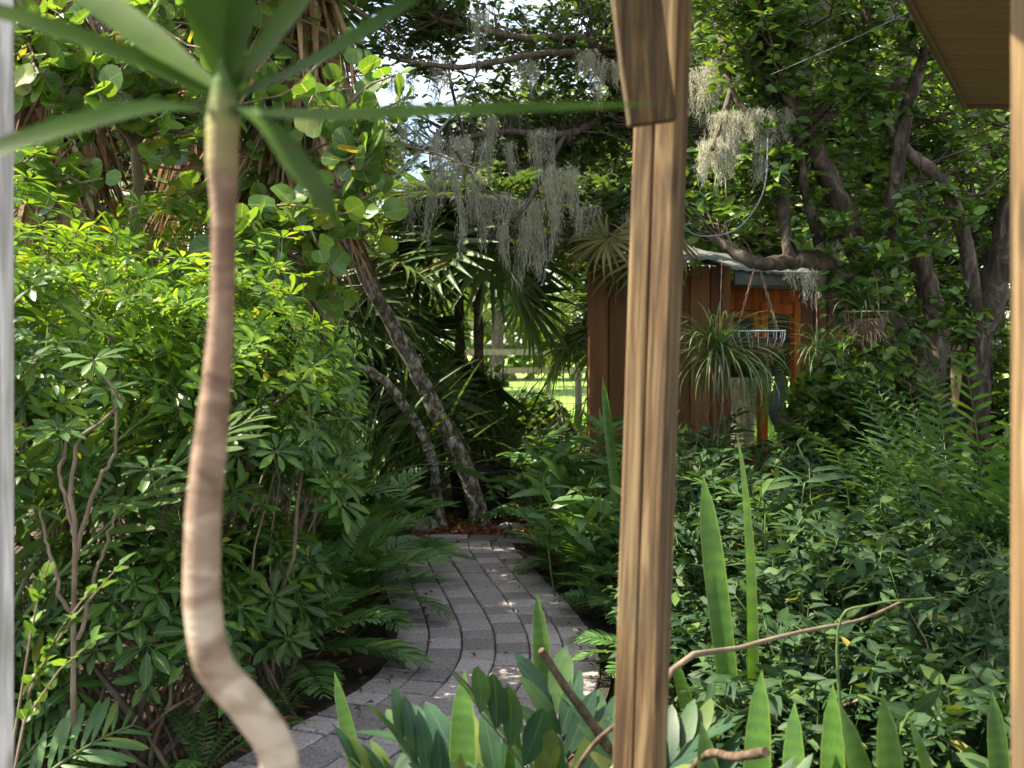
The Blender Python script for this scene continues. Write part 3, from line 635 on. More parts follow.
while u < 1.35: g.box(O+D*(u+.08)+N*.02+np.array([0,0,1.06]),(.155,.03,2.12),'shed_board',M=MW,bev=.006); u+=.16
part('side_wall', g, t, False)
g = G(); 
V = [(-1.28,-.16,2.24),(.06,-.16,2.27),(2.0,.55,2.14),(2.3,2.4,2.5),(-1.28,2.4,2.5)]
n=26; gg=[]
for s_ in range(n+1):
    u = s_/n; a = np.array([-1.28+u*1.36,-.18,2.275]); b = np.array([-1.28+u*1.36,2.4,2.62]); zz = .012*(s_%2)
    gg += [a+[0,0,zz], b+[0,0,zz]]
g.raw(gg,[(2*k,2*k+2,2*k+3,2*k+1) for k in range(n)],None,'tin_roof'); g.raw(np.array(gg)-[0,0,.006],[(2*k,2*k+1,2*k+3,2*k+2) for k in range(n)],None,'tin_roof')
gg=[]; n=30
for s_ in range(n+1):
    u = s_/n; a = np.array([.09,0.02,2.235])+D*u*1.55-N*.05; a[2] = 2.20-.10*u; b = a+N*2.2+np.array([0,0,.42]); zz=.012*(s_%2)
    gg += [a+[0,0,zz], b+[0,0,zz]]
g.raw(gg,[(2*k,2*k+2,2*k+3,2*k+1) for k in range(n)],None,'tin_roof'); g.raw(np.array(gg)-[0,0,.006],[(2*k,2*k+1,2*k+3,2*k+2) for k in range(n)],None,'tin_roof')
part('roof', g, t, False)
g = G(); g.box(np.array([.09,0.0,2.12])+D*.75-N*.0+np.array([0,0,.02]),(1.5,.02,.12),'tin_roof',M=MW); part('gutter_board', g, t, False)
g = G()
g.box((-1.03,1.14,1.1),(.04,2.15,2.2),'shed_board',M=np.array([[math.cos(.12),math.sin(.12),0],[-math.sin(.12),math.cos(.12),0],[0,0,1]])); part('end_wall', g, t, False)
g = G(); g.box(O+D*1.0+N*1.7+np.array([0,0,1.72]),(1.9,.03,1.05),'dark_board',M=MW); part('back_wall', g, t, False)
# white bag hanging in the doorway
t = thing('white_sack','crumpled pale sack hanging in the orange shed doorway','sack',(SX+.62,SY+.62,.75))
g = G(); pts = spl([(0,0,.62),(.02,0,.45),(-.01,0,.25),(.01,0,.0)],14); rr = np.interp(np.linspace(0,1,14),[0,.2,.5,.8,1],[.015,.055,.075,.085,.03]); g.tubes(pts+rng.normal(size=(14,3))*.008, rr, 10, 'hose', caps=True); part('cloth', g, t)
# ------------------------------------------------------------------ far fences
t = thing('wire_fence','wire mesh fence on weathered wooden posts across the lawn','fence',(0,16.2,.02))
for x in (-3.1,-1.1,.97,3.0,5.2):
    g = G(); g.tubes(spl([(x,0,0),(x+.01,0,.6),(x,0,1.2+.03*x%.07)],6),[.06,.055,.055,.052,.05,.05],8,'rail_wood',caps=True); part('post', g, t)
g = G(); xs = np.arange(-4.5,6.5,.10); 
A = np.stack([np.stack([xs,0*xs-.07,0*xs+.05],-1), np.stack([xs,0*xs-.07,0*xs+1.02],-1)],1); g.tubes(A, np.full((len(xs),2),.0035),3,'wire')
zs = np.arange(.05,1.05,.12); B_ = np.stack([np.stack([0*zs-4.5,0*zs-.07,zs],-1), np.stack([0*zs+6.5,0*zs-.07,zs],-1)],1); g.tubes(B_, np.full((len(zs),2),.004),3,'wire'); part('mesh_panel', g, t)
t = thing('rail_fence','low dark rail fence far across the sunny lawn','fence',(0,30,.02))
for x in range(-8,12,3): g = G().box((x,0,.7),(.12,.12,1.4),'rail_wood',bev=.01); part('post', g, t, False)
for z in (.75,1.25): g = G().box((1,-.07,z),(22,.04,.16),'rail_wood'); part('rail', g, t, False)
t = thing('vinyl_fence','pale blue grey vinyl fence behind the leaning trunk','fence',(-1.6,12.4,0))
for x in (-1.6,-.4,.99): g = G().box((x,0,.66),(.09,.09,1.32),'vinyl',bev=.006); part('post', g, t, False)
for z in (1.18,.35): g = G().box((-.68,0,z),(3.3,.04,.14),'vinyl',bev=.004); part('rail', g, t, False)
g = G()
for k in range(20): g.box((-2.3+k*.16,.03,.75),(.11,.02,.9),'vinyl',bev=.003)
part('slat_panel', g, t, False)
t = thing('plant_tub','black plastic tub half hidden by ferns near the leaning trunk','tub',(-.28,9.75,0))
g = G(); pr=[(0,.22),(.06,.235),(.42,.27),(.43,.295),(.46,.295),(.46,.27),(.40,.26)]
th = np.arange(24)/24*2*math.pi; V = np.array([(r_*math.cos(a),r_*math.sin(a),z) for z,r_ in pr for a in th]); Q=[(k*24+j,k*24+(j+1)%24,(k+1)*24+(j+1)%24,(k+1)*24+j) for k in range(len(pr)-1) for j in range(24)]
g.raw(V,Q,None,'black_plastic'); part('shell', g, t)
g = G(); g.raw([(.25*math.cos(a),.25*math.sin(a),.42) for a in th]+[(0,0,.44)], None, [(k,(k+1)%24,24) for k in range(24)],'soil'); part('potting_soil', g, t)
def stone(label, loc, s, seed):
    r = np.random.default_rng(seed); o_ = thing('stone', label, 'stone', loc); g = G(); n=14; m=9; V=[]
    for i in range(m):
        ph = math.pi*i/(m-1)
        for j in range(n):
            a = j/n*2*math.pi; k = 1+.13*math.sin(a*2+seed)+.09*math.sin(3*a+ph*2)+r.normal()*.03; V.append((s[0]*k*math.sin(ph)*math.cos(a), s[1]*k*math.sin(ph)*math.sin(a), s[2]*math.cos(ph)*k+s[2]*.7))
    g.raw(V,[(i*n+j,i*n+(j+1)%n,(i+1)*n+(j+1)%n,(i+1)*n+j)[::-1] for i in range(m-1) for j in range(n)],None,'rock'); part('rock', g, o_)
stone('small grey stone at the path edge beside the mulch', (-.72,9.12,0), (.10,.08,.07), 1)
stone('flat pale stone edging the red mulch bed', (-.02,9.20,0), (.11,.07,.04), 2)
# ------------------------------------------------------------------ left bed: umbrella shrubs
SCH = [(-1.95,4.25,.72,.65,2.15,430,'tall umbrella shrub with glossy yellow green tips next to the white post',.85),
 (-1.28,4.75,.62,.60,2.02,430,'umbrella shrub with sunlit top directly behind the pale curved trunk',.85),
 (-2.55,5.0,.8,.7,2.45,430,'tallest umbrella shrub, rising under the round sea grape leaves',.9),
 (-1.30,5.75,.48,.60,1.85,380,'umbrella shrub at the bend of the paver path, round sunny top',.8),
 (-1.85,5.8,.75,.7,2.35,400,'umbrella shrub behind the bright sunlit crown of the hedge',.9),
 (-1.55,6.8,.55,.6,1.80,330,'darker umbrella shrub nearest the leaning speckled trunk',.35),
 (-2.15,7.2,.9,.7,2.3,330,'umbrella shrub deep in the bed beside the strap leaved clump',.4),
 (-1.40,4.05,.42,.36,.95,190,'low dark umbrella shrub at the foot of the pale curved trunk',.03),
 (-1.10,4.75,.30,.34,.85,160,'small umbrella shrub spilling over the near edge of the pavers',.03),
 (-1.95,3.75,.40,.36,.70,110,'low umbrella shrub in deep shade by the foot of the white post',.02)]
for i,(x,y,rx,ry,h,n,lab,yg) in enumerate(SCH): schefflera((x,y,0),rx,ry,h,n,lab,100+i,yg,z0=.35 if h>1.5 else .08)
# bare branching stems showing in the gap of the shrub
t = thing('bare_shrub','bare forked brown stems with few leaves, near the white post','shrub',(-1.72,3.62,0)); g = G(); b = np.array([-1.72,3.62,0])
for pts,r in (([(72,900,3.62),(75,560,3.6),(70,500,3.6),(80,440,3.58),(118,405,3.55),(95,360,3.55)],.010),([(75,560,3.6),(95,490,3.6),(116,450,3.6),(112,390,3.6)],.009),([(72,620,3.6),(50,560,3.6),(40,510,3.6)],.008),([(80,640,3.6),(100,560,3.62),(120,505,3.6)],.008),([(75,540,3.6),(60,470,3.62),(72,430,3.6)],.008)):
    q = spl([P(*a)-b for a in pts],20); q[:,2] = np.maximum(q[:,2],0); g.tubes(q+rng.normal(size=q.shape)*.004, np.linspace(r,r*.45,20), 6, 'twig')
part('stem', g, t); g = G(); p = np.array([P(x,y,3.6)-b for x,y in ((95,360),(112,390),(60,430),(120,505),(40,510),(150,470),(30,470))]); 
for k,q in enumerate(p): g.inst(ROS[k%5], axisframe(np.array([[0,-.3,.8]]),rng), q[None])
part('foliage', g, t)
# small leafy sprig with yellow leaves
r = np.random.default_rng(8); YL = [leaf(.6,((0,0),(.3,1),(.7,.7),(1,0)),.2,.2,'vine_leaf')]
t = thing('leafy_sprig','thin sprig with pale green and yellow leaves, in shade beside the white post','sprig',(-1.5,3.15,0)); b = np.array([-1.5,3.15,0])
A = np.array([P(20,700,3.2)-b,P(30,690,3.2)-b,P(25,720,3.15)-b,P(30,640,3.2)-b]); A0=np.zeros((4,3)); B = np.array([P(120,565,3.1)-b,P(90,590,3.15)-b,P(95,640,3.1)-b,P(50,560,3.2)-b])
Pn = np.stack([A0,A0*.3+A*.7,A,(A+B)/2+[0,0,.03],B],1); g = G(); g.tubes(Pn,np.broadcast_to(np.linspace(.005,.002,5),(4,5)),4,'twig'); part('stem',g,t)
g = G(); leafy(g,Pn,YL,15,.055,r,.45,mat='vine_leaf'); leafy(g,Pn,YL,3,.05,r,.5,mat='schefflera_young_lit'); part('foliage',g,t)
# palms with broad leaflets in the shrub gap
def bigfrond(L,n,ll,lw,seed,droop,mat='big_leaf'): return pinnate(L,n,ll,lw,mat,droop,62,.25,rr=.011,seed=seed,t0=.25,ldroop=.3,lprof=((0,0),(.15,.5),(.5,.95),(.75,1),(.95,.55),(1,0)))
BF = [bigfrond(1.15,11,.36,.055,1,.25), bigfrond(1.0,10,.32,.05,2,.4)]
def placed_fronds(name,label,cat,base,geos,specs,group=None,seed=0,trunk=None):
    """fronds that leave the base point: specs (azimuth deg from +x, elevation deg, scale)"""
    base = np.asarray(base,float); t = thing(name,label,cat,(base[0],base[1],0),0,group); r = np.random.default_rng(seed)
    a = np.radians([s[0] for s in specs]); e = np.radians([s[1] for s in specs]); s_ = np.array([s[2] for s in specs])
    d = np.stack([np.cos(a)*np.cos(e),np.sin(a)*np.cos(e),np.sin(e)],-1); M = frame(d,np.array([0,0,1.])+r.normal(size=(len(a),3))*.25)*s_[:,None,None]
    g = G()
    for k in range(len(a)): g.inst(geos[k%len(geos)], M[k:k+1], np.array([[0,0,base[2]]]))
    part('frond', g, t)
    if trunk: b_ = G(); b_.tubes(spl([(0,0,0),(.01,0,base[2]*.5),(0,0,base[2])],8), np.linspace(trunk*1.2,trunk,8), 9, 'palm_bark'); part('trunk', b_, t)
    return t
placed_fronds('feather_palm','feather palm with broad dark leaflets in the shrub gap near the white post','palm',(-1.75,3.75,.55),BF,[(20,52,1.0),(50,70,.95),(150,55,.9),(120,25,.9),(200,30,.8),(80,88,.8)],seed=2,trunk=.04)
placed_fronds('feather_palm','young feather palm with drooping fronds low by the white post foot','palm',(-1.66,3.45,.06),[bigfrond(.55,12,.18,.028,3,.6,'ginger_leaf')],[(10,45,1),(60,60,.9),(130,50,.9),(-10,15,.9),(95,40,1),(180,40,.9)],seed=3,trunk=.03)
FX = [pinnate(1.15,24,.15,.030,'fern_leaf',dd,78,.08,rr=.004,seed=k+9,t0=.10,ldroop=.2,prof=lambda u:min(1,.55+2*u)*(1-u)**.5+.08) for k,dd in enumerate((.30,.45))]
# coontie plants leaning over the path
CO = [pinnate(.85,17,.21,.042,'cycad_leaf',dd,62,.30,rr=.005,seed=k,t0=.22,ldroop=.28) for k,dd in enumerate((.45,.6,.35))]
def coontie(loc,n,label,seed,s=1.,el=(15,75),geos=CO,group='feathery cycads beside the path',name='cycad_plant',z=.1,cat='cycad'):
    r = np.random.default_rng(seed); t = thing(name,label,cat,loc,0,group,s)
    part('frond', crownfan(geos,n,r,el,z), t); g = G(); g.tubes([[0,0,0],[0,0,z],[0,0,z+.06]],[.07,.06,.02],8,'palm_bark'); part('stem',g,t); return t
for i,(x,y,s_,n,lab) in enumerate([(-1.06,5.25,.78,18,'feathery cycad spilling over the left curve of the pavers'),(-.97,6.15,.85,22,'largest feathery cycad, arching over the middle of the path'),(-.96,7.0,.90,22,'feathery cycad with pale sunlit leaflets halfway along the path'),(-1.15,8.0,.85,18,'feathery cycad closest to the leaning speckled trunk, left of the path'),(-1.5,7.7,1.25,18,'tall feathery cycad rising behind the path edge cycads')]):
    coontie((x,y,0),n,lab,200+i,s_)
FN = [pinnate(.55,24,.06,.016,'fern_leaf',dd,82,.05,rr=.0025,seed=k,t0=.10,prof=lambda u:min(1,.5+2*u)*(1-u)**.55+.08) for k,dd in enumerate((.4,.65))]
FB = [pinnate(1.0,28,.13,.028,'fern_leaf',dd,80,.08,rr=.004,seed=k+5,t0=.12,prof=lambda u:min(1,.5+2*u)*(1-u)**.55+.08) for k,dd in enumerate((.35,.55))]
def fern(loc,n,label,seed,s=1.,geos=FN,el=(15,75),group='ferns under the trees'):
    r = np.random.default_rng(seed); t = thing('fern',label,'fern',loc,0,group,s); part('frond', crownfan(geos,n,r,el,.03), t); return t
fern((-1.12,3.95,0),14,'small bright sword fern at the path start under the umbrella shrubs',1,.85)
fern((-1.42,3.72,0),12,'small sword fern in dark shade left of the curved trunk foot',2,.8)
fern((-1.15,9.0,0),16,'sword fern growing against the base of the leaning trunk',3,1.1)
fern((-.28,10.0,0),16,'light green fern right behind the leaning trunk base',4,1.4)
fern((-.75,10.3,0),16,'fern clump between leaning trunks and vinyl fence',5,1.4)
fern((.55,9.6,0),18,'big fern at the far bend of the path',6,1.1,FB)
fern((.05,10.6,0),18,'fern standing before the wire fence gap',7,1.2,FB)
fern((1.05,8.5,0),16,'fern in front of the brown shed wall',8,1.0,FB)
fern((.95,10.2,0),16,'tall fern against the far corner of the shed',9,1.2,FB)
fern((2.45,6.1,0),11,'large arching fern below the big tree trunk',10,1.4,FX,(38,80))
fern((2.85,5.6,0),11,'large dark fern between big tree and side post',11,1.4,FX,(38,80))
fern((2.65,6.6,0),11,'tall fern arching over the middle of the shaded shrubs',31,1.4,FX,(38,80))
fern((1.95,5.6,0),14,'fern pushing up through the shrubs toward the orange doorway',32,1.2,FB)
fern((2.75,4.85,0),11,'dark fern fanning out over the shrubs next to the side post',33,1.4,FX,(38,80))
fern((3.35,5.9,0),11,'fern in the darkest corner below the smooth trunk',34,1.4,FX,(38,80))
fern((2.25,5.25,0),11,'single airy fern in the centre of the shaded shrubs',35,1.4,FX,(38,80))
fern((3.0,6.9,0),11,'fern covering the foot of the many stemmed tree',36,1.4,FX,(38,80))
fern((2.3,7.2,0),16,'fern between shed doorway and big tree',12,1.0,FB)
fern((1.55,7.6,0),18,'fern clump below the hanging wire basket',13,.95,FB)
# gingers right of the path
GL = leaf(.22,((0,0),(.2,.75),(.5,1),(.8,.65),(1,0)),.3,.45,'ginger_leaf')
def ginger(loc,n,h,label,seed,group='broad leaved gingers beside the path',size=.24,per=9,lf=GL,spread=.5,mat=None):
    r = np.random.default_rng(seed); t = thing('ginger_plant',label,'plant',loc,0,group)
    A = np.zeros((n,3)); A[:,:2] = r.normal(size=(n,2))*.10; a = r.uniform(0,6.28,n); B = A+np.stack([np.cos(a)*spread*r.uniform(.2,1,n),np.sin(a)*spread*r.uniform(.2,1,n),h*r.uniform(.6,1.05,n)],-1)
    Pn = curves(A,B,r,6,jit=.05,lift=.12); f = G(); leafy(f,Pn,[lf],per,size,r,.25,out=1.1,up=.15,jit=.2,mat=mat); part('foliage',f,t)
    g = G(); g.tubes(Pn,np.broadcast_to(np.linspace(.007,.004,6),(n,6)),4,'green_stem'); part('stem',g,t); return t
for i,(x,y,n,h,lab) in enumerate([(.50,7.25,16,.75,'ginger plant overhanging the right curve of the path'),(.62,6.55,18,.70,'ginger plant nearest the laminated porch post, beside the pavers'),(.75,8.1,18,1.0,'tall ginger plant at the foot of the shed wall'),(.35,8.6,14,.75,'ginger plant beyond the small mulch patch'),(.95,7.2,18,1.0,'ginger plant with pale yellowing leaves before the shed'),(.30,9.7,14,.8,'ginger plant at the far end of the pavers')]):
    ginger((x,y,0),n,h,lab,300+i)
for i,(x,y,s_,n,lab) in enumerate([(.52,6.9,.8,15,'cycad with long leaflets right of the pavers'),(.62,7.8,.9,15,'cycad half hidden in gingers by the mulch patch'),(.85,6.1,.8,14,'cycad behind the laminated porch post'),(1.45,6.6,1.1,16,'wide cycad in front of the orange doorway')]):
    coontie((x,y,0),n,lab,320+i,s_)
for i,(x,y,s_,n,lab) in enumerate([(.72,6.0,.62,14,'low cycad with long leaflets where the pavers pass behind the post'),(.66,5.2,.5,12,'smallest cycad at the right edge of the near pavers'),(.45,7.5,.55,13,'low cycad leaning over the small mulch patch')]):
    coontie((x,y,0),n,lab,360+i,s_,el=(5,60))
fern((.80,5.65,0),14,'sword fern between the pavers and the shaded shrubs',21,.9)
fern((.52,8.1,0),14,'sword fern at the mulch patch beyond the path bend',22,.9)
for i,(x,y,s_,lab) in enumerate([(.50,6.25,.62,'small fern crossing the paver edge where the path passes the laminated post'),(.36,6.95,.6,'small fern at the outer bend of the pavers under the gingers'),(.22,7.6,.55,'small fern beside the mulch patch, touching the pavers'),(-.98,4.55,.6,'small fern on the bare soil under the low umbrella shrub'),(-.86,5.75,.6,'small fern below the arching cycad fronds'),(-1.02,5.0,.5,'smallest fern tucked under the cycad at the near bend')]):
    fern((x,y,0),13,lab,50+i,s_)
# ------------------------------------------------------------------ right bed
UND = [(1.00,5.2,.55,.5,.80),(1.35,4.5,.5,.5,.80),(1.75,5.3,.6,.55,.95),(1.25,6.1,.55,.5,.95),(2.45,5.0,.6,.55,1.0),(2.0,4.4,.55,.5,.80),(2.15,6.6,.6,.5,1.10),(1.65,3.8,.5,.45,.72),(2.35,3.95,.45,.5,.72),(1.05,3.85,.42,.4,.62),(3.1,6.3,.65,.6,1.30),(3.2,5.3,.6,.6,1.00),(1.75,7.4,.6,.5,1.10),(2.75,4.5,.5,.5,.8),(.75,4.4,.32,.38,.50),(.78,3.4,.35,.35,.55),(1.45,3.2,.40,.35,.60),(2.0,3.3,.4,.35,.6)]
UNL = ['leafy shrub on the near side of the big fern','leafy shrub between tall snake leaves and side post','leafy shrub crowning the middle of the shaded bed','leafy shrub next to the porch post, below the shed door','leafy shrub in the dim corner by the side post','leafy shrub around the diagonal dead cane','leafy shrub just below the hanging wire basket','leafy shrub behind the row of bright snake plants','leafy shrub beside the side post, above the snake plants','leafy shrub behind the tall pair of snake leaves','leafy shrub hugging the base of the big tree','leafy shrub under the dark ferns','leafy shrub under the hanging spider plant','leafy shrub between side post and fern fronds','low leafy shrub crowding the base of the laminated post','low leafy shrub beneath the cut branch end','low leafy shrub among the snake plants','low leafy shrub at the lower end of the side post']
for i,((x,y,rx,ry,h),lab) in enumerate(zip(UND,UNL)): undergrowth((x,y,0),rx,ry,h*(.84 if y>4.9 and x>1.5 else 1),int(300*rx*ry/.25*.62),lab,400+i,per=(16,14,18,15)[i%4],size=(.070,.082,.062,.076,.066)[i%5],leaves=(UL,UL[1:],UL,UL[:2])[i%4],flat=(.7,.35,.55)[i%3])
for i,(x,y,h,lab) in enumerate([(1.0,6.7,1.05,'upright ginger with narrow leaves below the spider plant'),(1.4,7.1,1.15,'upright ginger rising in front of the shed doorway'),(1.85,5.9,1.0,'upright ginger in the middle of the shaded shrubs'),(1.1,4.9,.95,'upright ginger near the tall snake leaves')]):
    ginger((x,y,0),20,h,lab,340+i,'upright gingers in the shaded bed',.17,12,leaf(.2,((0,0),(.25,.9),(.6,.9),(1,0)),.3,.4,'undergrowth_leaf'),.35)
# ------------------------------------------------------------------ sea grapes
SG = [round_leaf(cup=c) for c in (.10,.22,.0)]
def seagrape(label, base, limbs, spots, seed, per=7, size=.17):
    rr = np.random.default_rng(seed); base=np.asarray(base,float); t = thing('sea_grape',label,'tree',base,0,'sea grapes with round leaves'); g = G(); L=[]
    for pts,r0,r1 in limbs:
        q = spl(np.asarray(pts)-base, 24); g.tubes(q+rr.normal(size=q.shape)*.006, np.linspace(r0,r1,24), 7, 'twig'); L.append(q[5:])
    part('trunk',g,t); Ls = np.concatenate(L); B=[]
    for c,r_,n in spots: B.append(np.asarray(c)-base+rr.normal(size=(n,3))*np.asarray(r_))
    B = np.concatenate(B); D_ = np.linalg.norm(B[:,None]-Ls[None],axis=-1); A = Ls[D_.argmin(1)]; Pn = curves(A,B,rr,6,jit=.10,lift=.1)
    b = G(); b.tubes(Pn,np.broadcast_to(np.linspace(.010,.005,6),(len(B),6)),5,'twig'); part('twig',b,t)
    f = G(); n=len(B); tt = np.sort(rr.uniform(.35,1,(n,per)),axis=1); p,tg = interp(Pn,tt); p=p.reshape(-1,3); tg=tg.reshape(-1,3); N_=len(p)
    d = rr.normal(size=(N_,3))*.8+tg*.4+np.array([0,-.2,-.1]); nr = rr.normal(size=(N_,3))*.45+np.array([-.25,-.45,.6])
    M = frame(d,nr)*(size*rr.uniform(.55,1.15,N_))[:,None,None]; w_ = rr.integers(0,3,N_)
    for k in range(3): f.inst(SG[k],M[w_==k],p[w_==k]+d[w_==k]*.02)
    part('foliage',f,t); return t
seagrape('sea grape with round veined leaves trailing beside the brown palm skirt',(-1.35,7.4,0),[([(-1.35,7.4,0),P(330,330,6.6),P(335,230,6.2),P(345,140,6.2),P(300,60,6.2)],.03,.012),([P(330,330,6.6),P(290,260,6.0),P(262,220,5.7)],.02,.01)],
  [(P(352,165,5.9),(.12,.15,.10),7),(P(350,200,5.9),(.10,.12,.12),7),(P(345,240,5.9),(.10,.12,.10),6),(P(335,300,5.7),(.10,.1,.10),5),(P(280,240,5.5),(.22,.15,.10),10),(P(330,120,6.0),(.15,.15,.12),6),(P(300,95,6.2),(.35,.2,.18),10),(P(270,285,5.4),(.18,.1,.08),5)],31,5,.15)
seagrape('sea grape with pale trunk and sunlit round leaves above the umbrella shrubs',(-2.75,6.6,0),[([(-2.75,6.6,0),P(120,320,6.6),P(138,150,6.4),P(135,60,6.4),P(160,-60,6.4)],.045,.02),([P(128,240,6.5),P(60,170,6.2),P(10,180,6.0)],.025,.012),([P(138,150,6.4),P(90,90,6.2),P(40,50,6.0)],.025,.012)],
  [(P(60,90,5.8),(.3,.25,.18),22),(P(100,130,5.8),(.3,.25,.15),16),(P(40,30,5.9),(.35,.3,.2),20),(P(110,20,6.0),(.35,.3,.2),16),(P(170,60,6.2),(.25,.2,.2),12),(P(40,180,5.9),(.25,.2,.10),10),(P(200,130,6.2),(.2,.2,.15),9),(P(250,60,6.3),(.25,.2,.2),9)],32,6,.14)
seagrape('sea grape deep behind, its round leaves around the bright sky gap',(-1.9,8.6,0),[([(-1.9,8.6,0),P(270,300,8.3),P(250,120,8.0),P(260,-40,8.0)],.04,.02)],
  [(P(230,100,7.6),(.5,.3,.3),16),(P(300,150,7.6),(.4,.3,.25),14),(P(150,190,7.8),(.6,.3,.2),20),(P(270,10,7.6),(.5,.3,.25),14),(P(250,210,7.4),(.4,.3,.15),10)],33,7,.15)
# ------------------------------------------------------------------ cabbage palms with skirts of dead leaves
DS = [long_leaf(.05,7,dd,lambda t:max(.05,1-t**1.5),.5,'dead_leaf',tw) for dd,tw in ((.1,.8),(.3,-1.),(.2,.5))]
FG = [fanleaf(.75,26,seed=1,pet=.9,droop=.35),fanleaf(.7,24,seed=2,pet=.8,droop=.5)]
def cabbage(label,x,y,h,r0,seed,skirt=420,top=4.2,lean=(0,0)):
    r = np.random.default_rng(seed); t = thing('cabbage_palm',label,'palm',(x,y,0),0,'cabbage palms with dead leaf skirts'); g = G()
    q = spl([(0,0,0),(lean[0]*.4,0,h*.4),(lean[0],lean[1],h)],24); rr = r0*(1+.10*np.sin(np.arange(24)*2.6)); g.tubes(q,rr,14,'palm_bark'); part('trunk',g,t)
    f = G(); a = r.uniform(0,6.28,skirt); z = r.uniform(top-1.7,top,skirt); d = np.stack([np.cos(a)*.35,np.sin(a)*.35,-np.ones(skirt)],-1)+r.normal(size=(skirt,3))*.22
    k_ = (z/h)[:,None]; T = np.stack([np.cos(a)*r0*1.2+lean[0]*k_[:,0],np.sin(a)*r0*1.2+lean[1]*k_[:,0],z],-1)
    M = frame(d,np.stack([np.cos(a),np.sin(a),0*a],-1))*r.uniform(.5,1.3,skirt)[:,None,None]; w_=r.integers(0,3,skirt)
    for k in range(3): f.inst(DS[k],M[w_==k],T[w_==k])
    part('skirt',f,t); f = crownfan(FG,16,r,(-15,70),h); 
    f.flat(); f.V[0][:,:2] += np.array(lean); part('frond',f,t); return t
cabbage('cabbage palm wearing a long straw coloured skirt under the sky gap',-1.62,8.0,4.6,.13,41,620,4.3,(.1,0))
cabbage('cabbage palm with ragged brown skirt close to the white post top',-3.0,7.2,4.4,.14,42,520,3.9)
cabbage('cabbage palm with shredded brown leaf bases deep behind the sea grape',-2.3,8.8,5.2,.14,43,620,4.6)
# ------------------------------------------------------------------ leaning speckled trees and fan palms
base = np.array([-.26,9.42,0.])
t = tree('leaning_tree','speckled grey trunk leaning over the end of the path','tree',base,
  [([base,P(466,470,9.4),P(438,415,9.35),P(407,352,9.3),P(368,280,9.2),P(335,215,9.1),P(318,140,9.1)],.085,.045)],
  [(P(320,130,9.0),(.7,.6,.5),40)],OL,51,None,'lichen_bark',per=14,size=.09)
base = np.array([-.60,9.35,0.])
tree('leaning_tree','thinner bent trunk leaning away behind the speckled one','tree',base,
  [([base,P(428,447,9.3),P(393,391,9.25),P(370,372,9.2),P(340,358,9.2),P(318,330,9.2)],.048,.03)],
  [(P(310,300,9.1),(.4,.4,.3),20)],OL,52,None,'lichen_bark',per=12,size=.08)
FP = [fanleaf(.95,38,seed=3,pet=.75,droop=.22,w=.045,spread=160),fanleaf(.9,36,seed=4,pet=.7,droop=.35,w=.045,spread=160),fanleaf(1.0,40,seed=7,pet=.6,droop=.18,w=.045,split=.5,spread=165)]
FPb = [fanleaf(.62,26,'pale_fan_leaf',seed=5,pet=.5,droop=.5,w=.05,split=.3)]
def fanpalm(label,x,y,h,n,seed,s=1.,el=(-25,75),geos=FP,r0=.05,group='fan palms behind the leaning trunks',mat=None):
    r = np.random.default_rng(seed); t = thing('fan_palm',label,'palm',(x,y,0),0,group); g = G(); q = spl([(0,0,0),(.02,0,h*.5),(0,0,h)],16)
    g.tubes(q,r0*(1+.12*np.sin(np.arange(16)*2.7)),9,'palm_bark'); part('trunk',g,t); f = crownfan(geos,n,r,el,h,(.8*s,1.1*s)); part('frond',f,t); return t
fanpalm('fan palm with broad dark pleated leaves above the leaning trunk',-.55,11.3,2.3,17,61)
fanpalm('tall fan palm spreading its leaves under the hanging moss',-.35,11.0,2.5,14,62)
fanpalm('fan palm with stiff leaves close to the sea grape',-1.75,10.4,2.0,15,63)
fanpalm('small fan palm with fine drooping leaf tips beside the shed corner',1.12,12.3,1.7,15,64,.7,r0=.04)
fanpalm('low fan palm filling the gap before the vinyl fence',-1.05,10.9,1.1,14,65,.85)
fanpalm('pale yellowish fan palm whose fronds hang beside the porch post',.98,9.05,2.38,6,66,.72,(-25,15),FPb,.035,None)
def strapplant(label,loc,n,L,w_,seed,el=(35,88),droop=(.25,.8),mat='strap_leaf',s=1.,name='strap_leaf_plant',cat='plant',group='spiky strap leaved clumps'):
    r = np.random.default_rng(seed); t = thing(name,label,cat,loc,0,group,s); part('foliage',straps(r,n,L,w_,mat,el,droop),t)
    g = G(); g.tubes([[0,0,0],[0,0,.12]],[.07,.05],8,'palm_bark'); part('stem',g,t); return t
strapplant('tall spiky clump rising beside the thin bent trunk',(-1.28,9.05,0),80,1.75,.045,71)
strapplant('spiky clump between speckled trunk and vinyl fence',(-.95,9.9,0),70,1.7,.045,72)
strapplant('spiky clump with arching leaves in front of the wire fence',(-.15,11.3,0),70,1.5,.035,73)
strapplant('spiky clump half hidden by the far umbrella shrub',(-1.75,8.6,0),70,1.7,.045,74)
strapplant('low grassy clump at the foot of the leaning trunk',(-.85,9.45,0),50,.5,.028,75,(25,80),(.4,.9),'fern_leaf')
strapplant('low grassy clump under the strap leaves by the mulch',(-1.05,9.6,0),50,.6,.028,76,(25,80),(.4,.9),'fern_leaf')
strapplant('airy clump of fine pale blades beside the shed corner',(.62,12.1,0),90,1.3,.02,77,(20,85),(.4,.9),'pale_fan_leaf')
